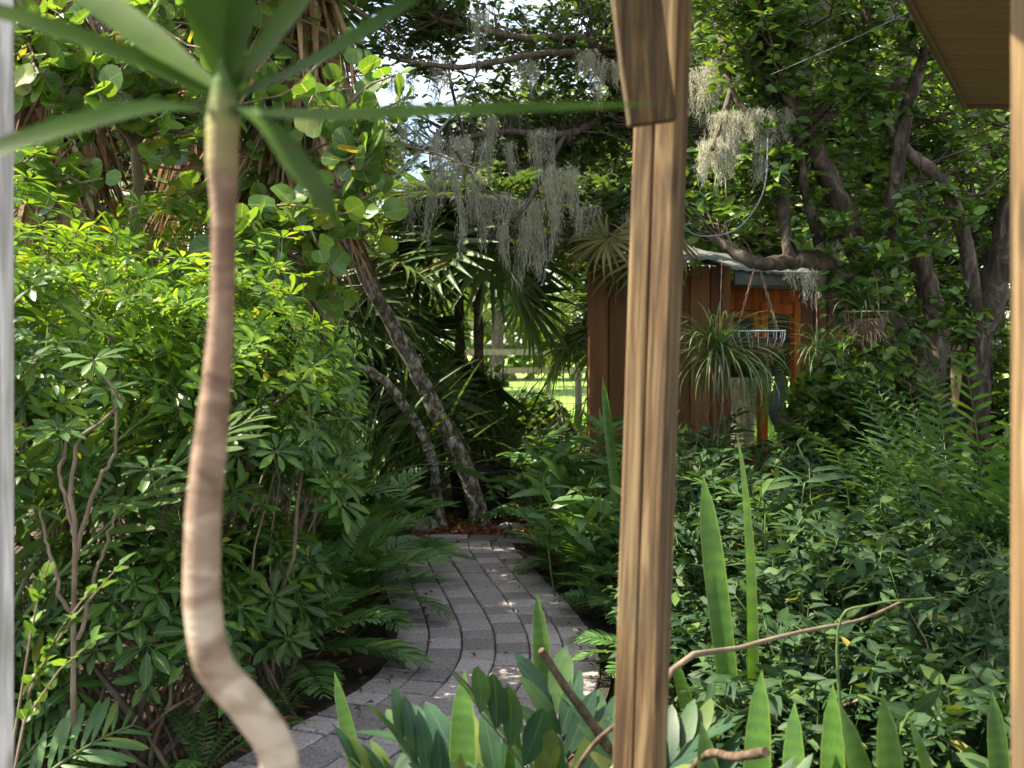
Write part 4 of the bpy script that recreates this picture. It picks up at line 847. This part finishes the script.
# ------------------------------------------------------------------ overhead oak and big tree
base = np.array([1.62,12.6,0.])
LIM = [([base,(1.6,12.5,1.6),(1.5,12.2,3.4),P(632,-10,11),P(600,20,10)],.17,.09),
 ([P(632,-10,11),P(618,70,9.6),P(582,38,9),P(523,38,8.6),P(440,20,8.4)],.05,.02),
 ([(1.5,12.2,3.3),P(632,116,10),P(565,134,9),P(498,132,8.6),P(430,150,8.4)],.05,.015),
 ([P(632,116,10),P(590,60,9),P(537,54,8.5),P(463,67,8.2),P(400,60,8)],.04,.015),
 ([P(565,134,9),P(519,214,8.3),P(498,197,8.2),P(480,186,8.1),P(456,151,8.1)],.022,.010),
 ([(1.55,12.3,3.0),P(628,235,10),P(551,242,9),P(500,250,8.8)],.04,.012),
 ([P(632,-10,11),(1.0,9.,5.2),(.7,6.8,4.7),(.6,4.6,4.3),(.3,3.4,4.2)],.06,.02),  # limb added out of view to carry shading leaves over the right bed
 ([(.7,6.8,4.7),(0,5.6,4.5),(-.9,4.2,4.3)],.03,.015),  # side limb added for the same unseen shade
 ([P(632,-10,11),P(680,-60,9),P(740,-30,8),P(800,-60,7.5)],.06,.03),
 ([P(600,20,10),P(520,-60,9),P(420,-80,8),P(330,-100,7.5)],.06,.03),
 ([P(690,-60,9),P(720,30,7.4),P(731,90,7.0),P(762,130,6.9)],.035,.02),
 ([P(731,90,7.0),P(718,132,6.8),P(712,150,6.7)],.018,.012)]
tree('oak_tree','spreading oak draped with grey moss over the path','tree',base,LIM,
 [((.35,4.4,4.35),(1.0,1.3,.35),230),((-.9,4.1,4.3),(.9,1.2,.35),230),((-.6,6.2,4.7),(1.1,.9,.35),200),((.8,6.6,4.9),(1.1,.9,.4),150),(P(440,60,9),(1.0,1.0,.55),130),(P(540,30,9.2),(1.0,1.0,.6),150),(P(480,-60,8.8),(1.6,1.2,.6),110),(P(590,110,9.6),(.7,.8,.5),200),(P(500,150,9.4),(.9,.8,.4),150),(P(590,200,9.8),(.6,.7,.35),160),(P(700,60,9.5),(.6,.9,.7),170),(P(600,-60,9),(1.2,1.0,.5),80),(P(740,-20,7.6),(.6,.6,.35),90),(P(700,130,9.6),(.5,.7,.5),110),(P(400,0,8.6),(.6,.8,.4),90),(P(570,250,10),(.6,.6,.18),60)],  # the near overhead blobs are added out of view to shade the right bed
 OL,81,None,'bark',per=12,size=.075,tw=.010)
base = np.array([2.98,7.6,0.])
RL = [([base,P(938,430,7.55),P(925,380,7.5),P(900,320,7.4),P(861,260,7.2),P(838,200,7.1),P(819,155,7.0),P(806,123,7.0),P(778,70,6.9),P(760,-30,6.8)],.13,.028),
 ([P(925,400,7.5),P(938,330,7.6),P(925,280,7.6),P(910,200,7.6),P(895,120,7.5),P(905,40,7.4),P(900,-60,7.4)],.10,.04),
 ([P(938,430,7.55),P(905,345,7.2),P(866,298,7.0),P(822,262,6.9),P(790,262,6.9),P(755,262,6.9),P(715,240,7.0)],.085,.035),
 ([P(822,250,7.0),P(812,215,6.95),P(803,180,6.95),P(800,120,6.9)],.045,.02),
 ([P(792,262,6.9),P(785,225,6.9),P(784,170,6.9),P(795,145,6.9),P(840,110,6.9)],.045,.02),
 ([P(891,210,7.1),P(905,120,6.9),P(918,75,6.8),P(930,30,6.7)],.05,.03),
 ([P(925,380,7.5),P(900,330,7.3),P(893,260,7.2),P(893,200,7.1)],.06,.045),
 ([P(812,122,7.0),P(838,92,6.9),P(862,72,6.9),P(867,30,6.9),P(868,-40,6.9)],.035,.02),
 ([base,P(955,440,7.5),P(968,400,7.3),P(975,320,7.1),P(962,230,7.1),P(938,178,7.1),P(905,150,7.0),P(882,108,7.0),P(850,60,7.2)],.065,.035)]
tree('big_tree','broad many stemmed tree shading the right bed and the shed','tree',base,RL,
 [(P(830,60,6.9),(.7,.5,.6),160),(P(760,180,7.0),(.4,.5,.4),80),(P(900,120,7.6),(.8,.6,.5),100),(P(870,-30,7),(1.0,.9,.5),90),(P(850,200,7.5),(.6,.4,.4),110),(P(960,160,8.0),(.7,.6,.5),120),(P(870,300,6.9),(.35,.2,.3),40),(P(760,60,7.1),(.45,.5,.4),100),(P(700,190,7.4),(.35,.4,.3),50),(P(940,330,7.1),(.35,.15,.3),40),(P(870,250,6.8),(.45,.15,.3),34),(P(930,220,6.9),(.4,.2,.3),22),(P(1000,-40,6.4),(1.0,.9,.4),50),(P(880,380,6.8),(.30,.2,.2),40),(P(760,0,6.4),(.6,.6,.3),90)],
 VL,82,None,'dark_bark',per=9,size=.078,tw=.010)
base = np.array([3.35,7.9,0.])
tree('dark_trunk_tree','dark smooth trunk standing behind the side post','tree',base,[([base,P(970,373,7.8),P(985,310,7.75),P(1001,260,7.7),P(1018,190,7.7),P(1050,60,7.7)],.14,.09)],[(P(1040,20,7.8),(.9,.9,.6),120),(P(1000,250,8.6),(.5,.4,.5),70)],VL,83,None,'dark_bark',per=11,size=.09)
base = np.array([3.9,9.0,0.])
tree('slender_tree','slender straight stem beside the dark smooth trunk','tree',base,[([base,P(985,300,8.8),P(982,200,8.8),P(983,100,8.8),P(975,0,8.8)],.05,.03)],[(P(970,150,9.2),(.9,.7,.9),170),(P(960,280,9.4),(.9,.5,.5),130)],VL,84,None,'dark_bark',per=11,size=.09)
# trees beside the frame whose crowns shade the beds
# ------------------------------------------------------------------ spanish moss
def mossgeo(L,W,n,seed,wd=.0035):
    r = np.random.default_rng(seed); m=24; g = G(); nt_ = max(1,int(round(W/.045)))
    cx = np.linspace(-.5,.5,nt_)*W*1.1+r.normal(size=nt_)*.015 if nt_>1 else np.zeros(1); cy = r.normal(size=nt_)*W*.3; tl = L*r.uniform(.4,1.0,nt_); tl[r.integers(0,nt_)] = L*1.08
    k_ = r.integers(0,nt_,n); ln = tl[k_]*r.uniform(.15,1,n)**.6; st = np.zeros((n,m,3)); f = np.linspace(0,1,m)[None]
    ph = r.uniform(0,6,(nt_,2)); ox = r.normal(size=n)*.030; oy = r.normal(size=n)*.030; z = -f*ln[:,None]
    tap = 1-.75*np.clip(-z/tl[k_][:,None],0,1)
    st[:,:,0] = cx[k_][:,None]+ox[:,None]*tap+.018*np.sin(z*9+ph[k_,0][:,None]); st[:,:,1] = cy[k_][:,None]+oy[:,None]*tap+.018*np.sin(z*8+ph[k_,1][:,None]); st[:,:,2] = z+r.uniform(-.03,.02,(n,1))
    st[:,:,:2] += np.cumsum(r.normal(size=(n,m,2))*.0035,1)
    st[:,:,0] += .005*np.sin(np.arange(m)[None]*2.1+r.uniform(0,6,(n,1))); st[:,:,1] += .005*np.cos(np.arange(m)[None]*1.9+r.uniform(0,6,(n,1)))
    def rib(Pn,w_):
        k,mm,_ = Pn.shape; a = r.uniform(0,3.14,(k,1)); sd_ = np.stack([np.cos(a),np.sin(a),0*a],-1)*w_
        V = np.stack([Pn-sd_,Pn+sd_],2).reshape(-1,3); i = (np.arange(k)*mm*2)[:,None]+np.arange(mm-1)[None]*2; i=i.ravel(); g.raw(V,np.stack([i,i+1,i+3,i+2],-1),None,'moss_strand')
    rib(st,wd*.45)
    k = n*5; i = r.integers(0,n,k); j = r.integers(0,m-1,k); A = st[i,j]; d = unit(r.normal(size=(k,3))*np.array([1,1,.6])); l = r.uniform(.012,.036,(k,1))
    rib(np.stack([A,A+d*l+[0,0,-.004],A+d*l*1.3+[0,0,-.02]],1),wd*.4); return g
MO = [(410,123,8.4,.36,.10,30),(447,135,8.2,.60,.20,50),(466,140,8.2,.5,.16,36),(472,176,8.1,.60,.13,34),(419,178,8.3,.5,.12,40),(489,115,8.5,.52,.05,22),(512,140,8.5,.30,.06,16),(491,193,8.15,.56,.20,60),(532,200,8.4,.66,.15,60),(560,168,8.4,.70,.14,70),(583,207,8.6,.28,.08,20),(586,52,8.6,.40,.12,40),(480,10,8.2,.50,.08,24),(542,131,8.6,.5,.12,34),(610,60,8.6,.4,.10,30),(515,225,8.4,.25,.10,24),
 (733,112,6.8,.42,.17,110),(712,140,6.7,.26,.10,50),(744,128,6.8,.34,.10,60),(750,10,7.2,.42,.10,55),(822,-10,6.9,.42,.22,120),(777,110,6.9,.34,.09,40),(906,5,6.8,.22,.10,30),(827,243,6.95,.38,.09,36),(700,70,7.6,.5,.12,40),(725,60,7.2,.35,.10,36),(440,60,8.2,.35,.10,26),(800,268,6.9,.2,.08,20),(640,215,9.0,.5,.15,40),(400,70,8.0,.35,.12,24),(530,60,8.4,.30,.12,26)]
ML = {16:'bright silvery moss clump hanging like a beard from the pale broken branch',20:'broad pale moss curtain at the top edge beside the big tree',19:'sunlit moss strand cluster near the top, right next to the porch post',8:'long grey moss curtain hanging lowest over the fan palms',9:'longest thin moss tail, above the shed roof edge and the fan palms',7:'wide grey moss tangle below the drooping oak twig',23:'moss tuft hanging from the thick horizontal limb near the shed roof',1:'wide dim moss curtain beside the dark rope',22:'moss tuft hanging beside the soffit edge',21:'dull moss tassel between the pale moss clumps and the big tree',5:'single thin moss tail hanging straight under the long green blade'}
for i,(px,py,d,L,W,n) in enumerate(MO):
    t_ = part('spanish_moss', mossgeo(L,W,int(n*2.3),600+i), None, False); t_.location = [float(v) for v in P(px,py,d)]
    tag(t_, ML.get(i,'grey moss strands hanging among the oak twigs'), 'moss', 'spanish moss hanging from the branches')
# ------------------------------------------------------------------ ropes and cables
def cable(name,label,pts,r_,mat='wire',n=40,cat='cable'):
    g = G(); q = spl(pts,n); o_ = q[0].copy(); g.tubes(q-o_, np.full(n,r_), 6, mat); t_ = part(name,g,None); t_.location=[float(v) for v in o_]; tag(t_,label,cat); return t_
cable('rope','dark grey double rope slanting past the hanging moss',[P(352,215,6.6),P(400,172,7.0),P(448,120,7.6),P(485,60,8.4)],.009,'wire')
cable('cable','pale hose looping below the silvery moss clump',[P(676,222,5.6),P(700,236,5.7),P(735,230,5.9),P(757,205,6.1),P(766,178,6.3),P(768,130,6.7)],.0045,'hose')
cable('cable','thin taut wire crossing behind the fan palm',[P(345,233,8.6),P(420,232,8.6),P(520,236,9.2),P(610,238,9.8)],.003,'wire')
cable('cable','thin pale cable slanting up to the porch soffit',[P(770,75,5.6),P(840,45,4.9),P(910,12,4.2)],.0022,'hose')
# ------------------------------------------------------------------ hanging baskets
def basket(label, c, r0, top, chains, seed, plant, rim='vinyl'):
    r = np.random.default_rng(seed); c = np.asarray(c,float); t = thing('hanging_basket',label,'basket',c); g = G(); th = np.linspace(0,2*math.pi,33)
    ring = lambda rr,z: np.stack([rr*np.cos(th),rr*np.sin(th),0*th+z],-1)
    g.tubes(ring(r0,0),np.full(33,.0045),5,rim); g.tubes(ring(r0*.8,-.11),np.full(33,.003),4,'wire'); g.tubes(ring(r0*.45,-.19),np.full(33,.003),4,'wire')
    a = np.arange(18)/18*2*math.pi; W_ = np.stack([np.stack([rr*np.cos(a),rr*np.sin(a),0*a+z],-1) for rr,z in ((r0,0),(r0*.97,-.05),(r0*.8,-.11),(r0*.45,-.19),(.02,-.21))],1); g.tubes(W_,np.full((18,5),.0022),4,rim); part('wire_frame',g,t)
    g = G(); n=20; V=[]; 
    for rr,z in ((.93,-.045),(.90,-.06),(.80,-.13),(.50,-.215),(.02,-.245)): V += [(r0*rr*math.cos(k/n*6.2832)*(1+r.normal()*.03),r0*rr*math.sin(k/n*6.2832),z+r.normal()*.006) for k in range(n)]
    V += [(0,0,-.035)]
    g.raw(V,[(k*n+j,(k+1)*n+j,(k+1)*n+(j+1)%n,k*n+(j+1)%n) for k in range(4) for j in range(n)],[(j,(j+1)%n,5*n) for j in range(n)],'coir'); 
    sh = long_leaf(.05,4,.2,None,.3,'dead_leaf'); m_=90; aa = r.uniform(0,6.28,m_); g.inst(sh,frame(np.stack([np.cos(aa),np.sin(aa),-.8+r.normal(size=m_)*.5],-1),[0,0,1.])*r.uniform(.05,.12,m_)[:,None,None],np.stack([np.cos(aa)*r0*.75,np.sin(aa)*r0*.75,r.uniform(-.16,-.05,m_)],-1)); part('coir_liner',g,t)
    top = np.asarray(top,float)-c
    for k in range(chains):
        a_ = k/chains*6.2832+.6; A = np.array([r0*math.cos(a_),r0*math.sin(a_),0]); nl = int(np.linalg.norm(top-A)/.028); g = G(); Lk = G(); tt = np.linspace(0,2*math.pi,9)
        Lk.tubes(np.stack([.006*np.cos(tt),.017*np.sin(tt),0*tt],-1),np.full(9,.0027),4,'rust'); f = (np.arange(nl)+.5)/nl; T = A+(top-A)*f[:,None]; d_ = np.tile(unit(top-A),(nl,1)); up = np.where((np.arange(nl)%2)[:,None],np.array([[1.,0,0]]),np.array([[0,1.,0]])); g.inst(Lk,frame(d_,up),T); part('chain',g,t)
    part('foliage',plant,t); return t
r = np.random.default_rng(91)
pl_ = G(); pl_.inst(FN[1], frame(np.array([[.1,-.5,-.8],[.5,.2,-.9],[-.3,-.2,-1.],[.1,.2,-1]]),[0,0,1.])*.9, np.array([[0,-.1,-.1],[.1,0,-.1],[0,0,-.15],[.05,0,-.15]]))
basket('wire basket with brown coir hanging on rusty chains before the shed doorway',P(757,331,6.9),.175,P(757,262,6.9)+np.array([0,0,.02]),4,92,pl_)
sp = straps(r,170,.58,.013,'strap_leaf',(-25,62),(.6,1.2),.03)
t = thing('spider_plant','hanging spider plant with long arching thin blades beside the chained basket','plant',P(719,352,6.6)); 
part('foliage',sp,t); g = G(); g.tubes(spl([(0,0,-.16),(.01,0,-.08),(0,0,.03)],8),[.015,.035,.045,.05,.05,.05,.04,.02],9,'coir'); part('root_ball',g,t)
g = G(); A = np.zeros((14,3)); A[:,:2]=r.normal(size=(14,2))*.05; B=A+np.array([0,0,-.34])+r.normal(size=(14,3))*[.03,.03,.12]; g.tubes(curves(A,B,r,6,jit=.05,lift=0),np.full((14,6),.0022),3,'twig'); part('hanging_root',g,t)
g = G(); g.tubes([np.array([0,0,.03]),P(722,258,6.9)-P(719,352,6.6)],[.003,.003],4,'rust'); part('wire_hanger',g,t)
pl2 = straps(r,60,.34,.012,'strap_leaf',(-5,75),(.5,1.1),.03)
basket('second wire basket with trailing blades, dim under the big tree limb',P(866,312,6.75),.13,P(862,285,6.9),3,93,pl2,'rust')
t = thing('air_plant','grassy tuft of thin blades hanging below the big tree limb','plant',P(818,352,6.6)); part('foliage',straps(r,60,.40,.009,'strap_leaf',(-20,60),(.5,1.1),.03),t)
g = G(); g.tubes([np.zeros(3),P(815,265,6.9)-P(818,352,6.6)],[.003,.003],4,'rust'); part('wire_hanger',g,t)
# ------------------------------------------------------------------ snake plants
SN = [long_leaf(.085/.7,11,dd,lambda t:(.62+.7*t-.35*t*t)*(1-t**9)**.9+.01,.22,'snake_leaf',tw,power=1.5) for dd,tw in ((.06,.3),(.14,-.4),(-.10,.5))]
def snake(label,loc,leaves,seed,ww=1.):
    """leaves (dx,dy,az,lean deg,length)"""
    r = np.random.default_rng(seed); t = thing('snake_plant',label,'plant',loc,0,'snake plants with upright blades')
    for k,(dx,dy,a_,ln,L) in enumerate(leaves):
        a2,e = R(a_),R(90-ln); d = np.array([[math.cos(a2)*math.cos(e),math.sin(a2)*math.cos(e),math.sin(e)]]); g = G(); f = r.uniform(-.5,.5); g.inst(SN[k%3],frame(d,np.array([[math.sin(f),-math.cos(f),0]]))*L*np.array([.72*ww/max(L,.5)if L>.75 else ww,1,1]),np.array([[dx,dy,0]])); part('blade',g,t)
    return t
snake('tallest snake plant, two long blades rising above the shaded shrubs',(.78,3.62,0),[(-.02,0,175,6,1.16),(.0,.02,10,2,1.30),(-.1,.06,200,14,.6)],1,.9)
snake('snake plant with a broad notched blade beside the cut branch end',(.60,2.62,0),[(-.04,0,40,4,.80),(-.05,.05,170,8,.66),(.05,-.05,-30,10,.64),(.1,.08,80,12,.68),(-.08,-.04,200,20,.62)],2,.85)
snake('snake plant with two bright broad blades in the middle of the row',(.80,2.55,0),[(-.04,0,120,2,.79),(.05,.03,20,12,.60),(.0,.08,90,6,.62)],3,.8)
snake('snake plant with one wide bright blade and one slanting, near the side post',(.93,2.5,0),[(-.05,0,180,1,.79),(.02,.02,10,-14,.78),(-.1,.05,150,10,.64),(.05,.06,45,8,.6)],4,.85)
snake('snake plant in shade against the side post',(1.30,2.9,0),[(0,0,90,3,.66),(-.08,.03,170,12,.6)],5,.8)
snake('snake plant blade rising beside the porch post over the path',(.66,6.6,0),[(.03,0,160,6,1.40),(.06,0,60,8,.8)],6,.65)
snake('snake plant with twin blades at the path bottom edge',(-.33,3.05,0),[(.0,0,150,18,.68),(.05,.02,20,16,.60),(.02,-.02,80,4,.5)],7,.6)
snake('snake plant with single pointed blade among the blue green leaves',(-.12,2.85,0),[(0,0,100,6,.72),(.05,0,20,10,.55)],8)
snake('snake plant blades just behind the thick brown twig near the path',(.12,3.5,0),[(0,0,120,4,.78),(-.06,.03,190,10,.5)],9,.7)
# ------------------------------------------------------------------ broad leaved cardboard palms at the front
CB = [pinnate(.66,8,.205,.062,'cardboard_leaf',dd,50,.5,rr=.007,seed=k+20,t0=.28,ldroop=.22,lprof=((0,0),(.12,.5),(.4,1),(.65,.95),(.87,.55),(1,0)),prof=lambda u:.8+.3*math.sin(3*u)) for k,dd in enumerate((.3,.5,.2))]
def card(loc,n,label,seed,s=1.,el=(22,72),z=.15): return coontie(loc,n,label,seed,s,el,CB,'broad leaved cardboard palms at the front of the bed','cardboard_palm',z,'cycad')
card((-.32,2.66,0),7,'blue green cardboard palm at the lower end of the path',501,.78,z=.06)
card((-.02,2.62,0),8,'cardboard palm with overlapping broad leaves beside the thick twig',502,.85,z=.08)
card((.22,2.85,0),10,'cardboard palm just left of the laminated post, grey green leaves',503,.92,z=.12)
card((.40,2.75,0),7,'cardboard palm tucked right behind the laminated post',504,.82,z=.08)
card((.12,2.45,0),8,'small cardboard palm at the very front',505,.85,z=.05)
# sticks and stump
def stick(name,label,pts,r0,r1,mat,cat,n=16,caps=True):
    g = G(); q = spl(pts,n); o_ = q[0].copy(); rr_ = np.linspace(r0,r1,n)*(1+.06*np.sin(np.arange(n)*2.)); g.tubes(q-o_,rr_,9,mat,caps=caps); t_ = part(name,g,None); t_.location=[float(v) for v in o_]; tag(t_,label,cat)
stick('dead_stick','thick pale brown broken twig poking from the cardboard palms',[P(640,800,3.0),P(595,728,2.96),P(566,688,2.92),P(541,650,2.88)],.015,.010,'cut_wood','stick')
stick('dead_stick','thin brown stick lying low among the cardboard palms',[P(560,800,2.7),P(588,752,2.62),P(612,728,2.58),P(640,712,2.6)],.007,.005,'cut_wood','stick')
stick('dead_cane','long pale dead cane slanting across the shaded shrubs',[(.30,2.95,.35),P(672,670,3.0),P(740,648,3.2),P(800,632,3.3),P(860,620,3.4),P(905,600,3.5)],.010,.004,'twig','cane')
stick('dead_cane','thin green arching cane above the slanting dead one',[(1.0,3.3,.3),P(838,630,3.3),P(870,605,3.3),P(935,598,3.3)],.005,.003,'green_stem','cane')
stick('cut_branch','sawn dark branch end lying between the snake plants',[(.40,3.0,.25),P(700,760,2.75),P(735,757,2.55),P(766,752,2.42)],.010,.0115,'cut_wood','branch')
# ------------------------------------------------------------------ the close dracaena with the curved trunk
def ribbon(g, pts, ws, nrm, mat='dracaena_leaf', n=24, fold=.25):
    q = spl(pts,n); tg = unit(np.gradient(q,axis=0)); w_ = np.interp(np.linspace(0,1,n),np.linspace(0,1,len(ws)),ws); nn = np.broadcast_to(np.asarray(nrm,float),q.shape); sd_ = unit(np.cross(tg,nn)); up = np.cross(sd_,tg); V=[];U=[]
    for k in range(n):
        for u in (-1,0,1): V.append(q[k]+sd_[k]*u*w_[k]*.5+up[k]*abs(u)*w_[k]*fold*.5); U.append((u,k/n))
    g.raw(V,[(k*3+j,k*3+1+j,k*3+4+j,k*3+3+j) for k in range(n-1) for j in (0,1)],None,mat,U)
D0 = 1.2; base = np.array([P(300,340,1.22)[0],1.22,0.]); t = thing('dracaena','tall dracaena close by, pale curved trunk topped with long blades','plant',base)
pts = [P(330,1850,1.25),P(300,1200,1.24),P(284,900,1.22),P(281,790,1.2),P(274,745,D0),P(246,704,D0),P(214,665,D0),P(203,610,D0),P(202,560,D0),P(204,505,D0),P(210,450,D0),P(216,390,D0),P(221,330,D0),P(223,270,D0),P(224,210,D0),P(222,160,D0),P(223,120,D0)]
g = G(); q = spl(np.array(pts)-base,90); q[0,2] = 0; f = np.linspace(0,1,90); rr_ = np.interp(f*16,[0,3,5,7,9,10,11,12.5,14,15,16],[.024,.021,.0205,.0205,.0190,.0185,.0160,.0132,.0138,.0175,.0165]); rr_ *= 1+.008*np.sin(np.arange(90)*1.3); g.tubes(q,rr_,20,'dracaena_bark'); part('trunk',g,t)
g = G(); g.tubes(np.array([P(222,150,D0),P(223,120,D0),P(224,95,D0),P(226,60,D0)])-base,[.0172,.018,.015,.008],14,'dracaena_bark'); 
BL = [([(222,100,1.2),(140,62,1.17),(60,32,1.15),(-40,2,1.13),(-150,-30,1.1)],[.014,.028,.030,.022,.0],(.1,-.7,.6)),
 ([(218,112,1.2),(160,108,1.12),(90,122,1.05),(0,150,1.0),(-80,190,.98)],[.012,.026,.030,.024,.0],(.1,-.7,.6)),
 ([(222,95,1.2),(150,42,1.25),(80,-8,1.3),(-10,-60,1.35)],[.014,.044,.046,.0],(.3,-.8,.5)),
 ([(224,85,1.2),(208,30,1.2),(185,-40,1.2),(150,-140,1.2)],[.016,.036,.036,.0],(.2,-1,.2)),
 ([(228,85,1.2),(240,30,1.16),(250,-50,1.12),(262,-140,1.1)],[.016,.036,.036,.0],(-.2,-1,.2)),
 ([(226,85,1.2),(222,20,1.25),(225,-60,1.3),(222,-140,1.3)],[.016,.034,.034,.0],(0,-1,.1)),
 ([(232,92,1.2),(280,30,1.22),(330,-40,1.25),(385,-110,1.28)],[.014,.040,.042,.0],(-.4,-.8,.4)),
 ([(235,98,1.2),(300,70,1.15),(350,42,1.12),(425,-8,1.1),(500,-50,1.1)],[.012,.026,.028,.020,.0],(0,-.75,.6)),
 ([(236,112,1.2),(310,116,1.1),(400,114,1.03),(520,109,.97),(668,104,.93)],[.012,.020,.021,.016,.0],(0,-.75,.55)),
 ([(234,104,1.2),(268,128,1.13),(300,172,1.05),(325,205,1.0),(342,235,.98)],[.014,.028,.034,.022,.0],(.35,-.65,.6))]
for pp,ws,nn in BL: ribbon(g, np.array([P(*a) for a in pp])-base, ws, nn)
part('blade_crown', g, t)
# ------------------------------------------------------------------ background planting
k=0
for (x,y,rx,ry,h,n,lab) in [(-3.4,6.2,.8,.8,1.9,420,'dim leafy bush behind the white post'),(-3.0,9.4,1.0,.7,2.1,380,'dim leafy bush below the cabbage palms'),(-1.9,10.6,.9,.6,1.5,330,'dark bush beside the vinyl fence'),(3.6,9.4,1.0,.7,1.9,380,'dark bush right behind the big tree'),(2.7,9.0,.45,.5,1.5,260,'leafy bush growing against the shed side wall'),(4.6,8.2,.9,.8,2.2,380,'dark bush past the dark smooth trunk'),(4.1,6.8,.7,.7,1.5,330,'dark bush under the soffit corner, beyond the side post'),(4.0,11.5,1.2,.8,2.6,380,'tall bush behind the shed end'),(-.45,12.2,.45,.4,1.35,200,'light green bush filling the gap between vinyl fence and lawn'),(.30,13.0,.4,.4,.95,200,'light green bush before the wire fence'),(-.95,13.0,.5,.4,1.5,240,'airy bush between vinyl fence and the lawn')]:
    undergrowth((x,y,0),rx,ry,h,n,lab,700+k,per=13,size=.11,leaves=VL,group='bushes filling the back of the garden',name='bush',cat='bush',stem='twig',flat=.4); k+=1
def bgtree(seed,H,rad,n):
    r = np.random.default_rng(seed); g = G(); q = spl([(0,0,0),(.1,0,H*.35),(-.1,.1,H*.7)],12); g.tubes(q,np.linspace(.2,.09,12),8,'bark'); L=[q[4:]]
    for a in range(6):
        th_ = a*1.05+r.uniform(0,.5); A = q[5+a//2]; B = A+np.array([math.cos(th_)*rad*.7,math.sin(th_)*rad*.7,H*.25]); s_ = curves(A[None],B[None],r,8,jit=.08)[0]; g.tubes(s_,np.linspace(.08,.03,8),6,'bark'); L.append(s_)
    f = G(); b = G(); bl = [((r.normal()*rad*.45,r.normal()*rad*.45,H*r.uniform(.35,.92)),(rad*.45,rad*.45,H*.14),n//9) for _ in range(9)]
    treecrown(f,b,r,L,bl,FL,per=11,size=.17,tw=.014,jit=.14); return g,b,f
BG = [tuple(x.mesh(nm) for x,nm in zip(bgtree(800+s_,H,rad,n),('trunk','twig','crown'))) for s_,(H,rad,n) in enumerate(((7.5,2.4,1100),(9,2.8,1200),(6,2.0,900)))]
def bgplace(label,x,y,v,rz,s_):
    t = thing('garden_tree',label,'tree',(x,y,0),rz,'trees closing off the garden',s_)
    for nm,me in zip(('trunk','twig','crown'),BG[v]): part(nm,me,t)
for a in [('leafy tree behind the cabbage palms',-7.2,14.6,1,1.,.9),('leafy tree high above the vinyl fence',-5.0,16.,0,2.,1.1),('leafy tree behind the moss draped oak',3.2,15.4,1,.7,.95),('leafy tree past the shed end',5.9,14.6,2,2.4,1.),('leafy tree beyond the soffit corner',8.3,12.5,1,3.1,1.),('leafy tree behind the dark smooth trunk',7.6,11.2,2,.5,.8),('leafy tree just behind the shed and oak trunk',2.1,15.6,2,2.2,1.25),('leafy tree rising behind the shed corner and the fence gap',1.75,20.5,2,1.2,.85),('tree across the lawn, straight over the fence gap',-.5,34,1,.9,1.1),('tree across the lawn beside the rail fence',4.8,33,0,1.9,1.2),('far tree beyond the rail fence, left of the gap',-6,34,0,.2,1.2),('far tree behind the shed roof',9.5,32,1,1.1,1.2),('far tree at the end of the rail fence',-12,33,1,2.,1.2),('tall leafy tree past the moss and lawn',4.9,21.5,1,2.7,1.0)]: bgplace(*a)
g = G(); r = np.random.default_rng(990); n=9000; p = np.column_stack([r.uniform(-35,35,n),r.uniform(42,46,n),r.uniform(0,1,n)**.8*3.4+.1]); g.inst(FL[0],axisframe(r.normal(size=(n,3))+[0,-.6,.6],r)*r.uniform(.4,.9,n)[:,None,None],p); o = struct('woods',g,kind='stuff'); o['label']='far green woodland closing the lawn'; o['category']='woods'
print('faces', sum(len(o.data.polygons) for o in bpy.data.objects if o.type=='MESH'), 'objects', len(bpy.data.objects))
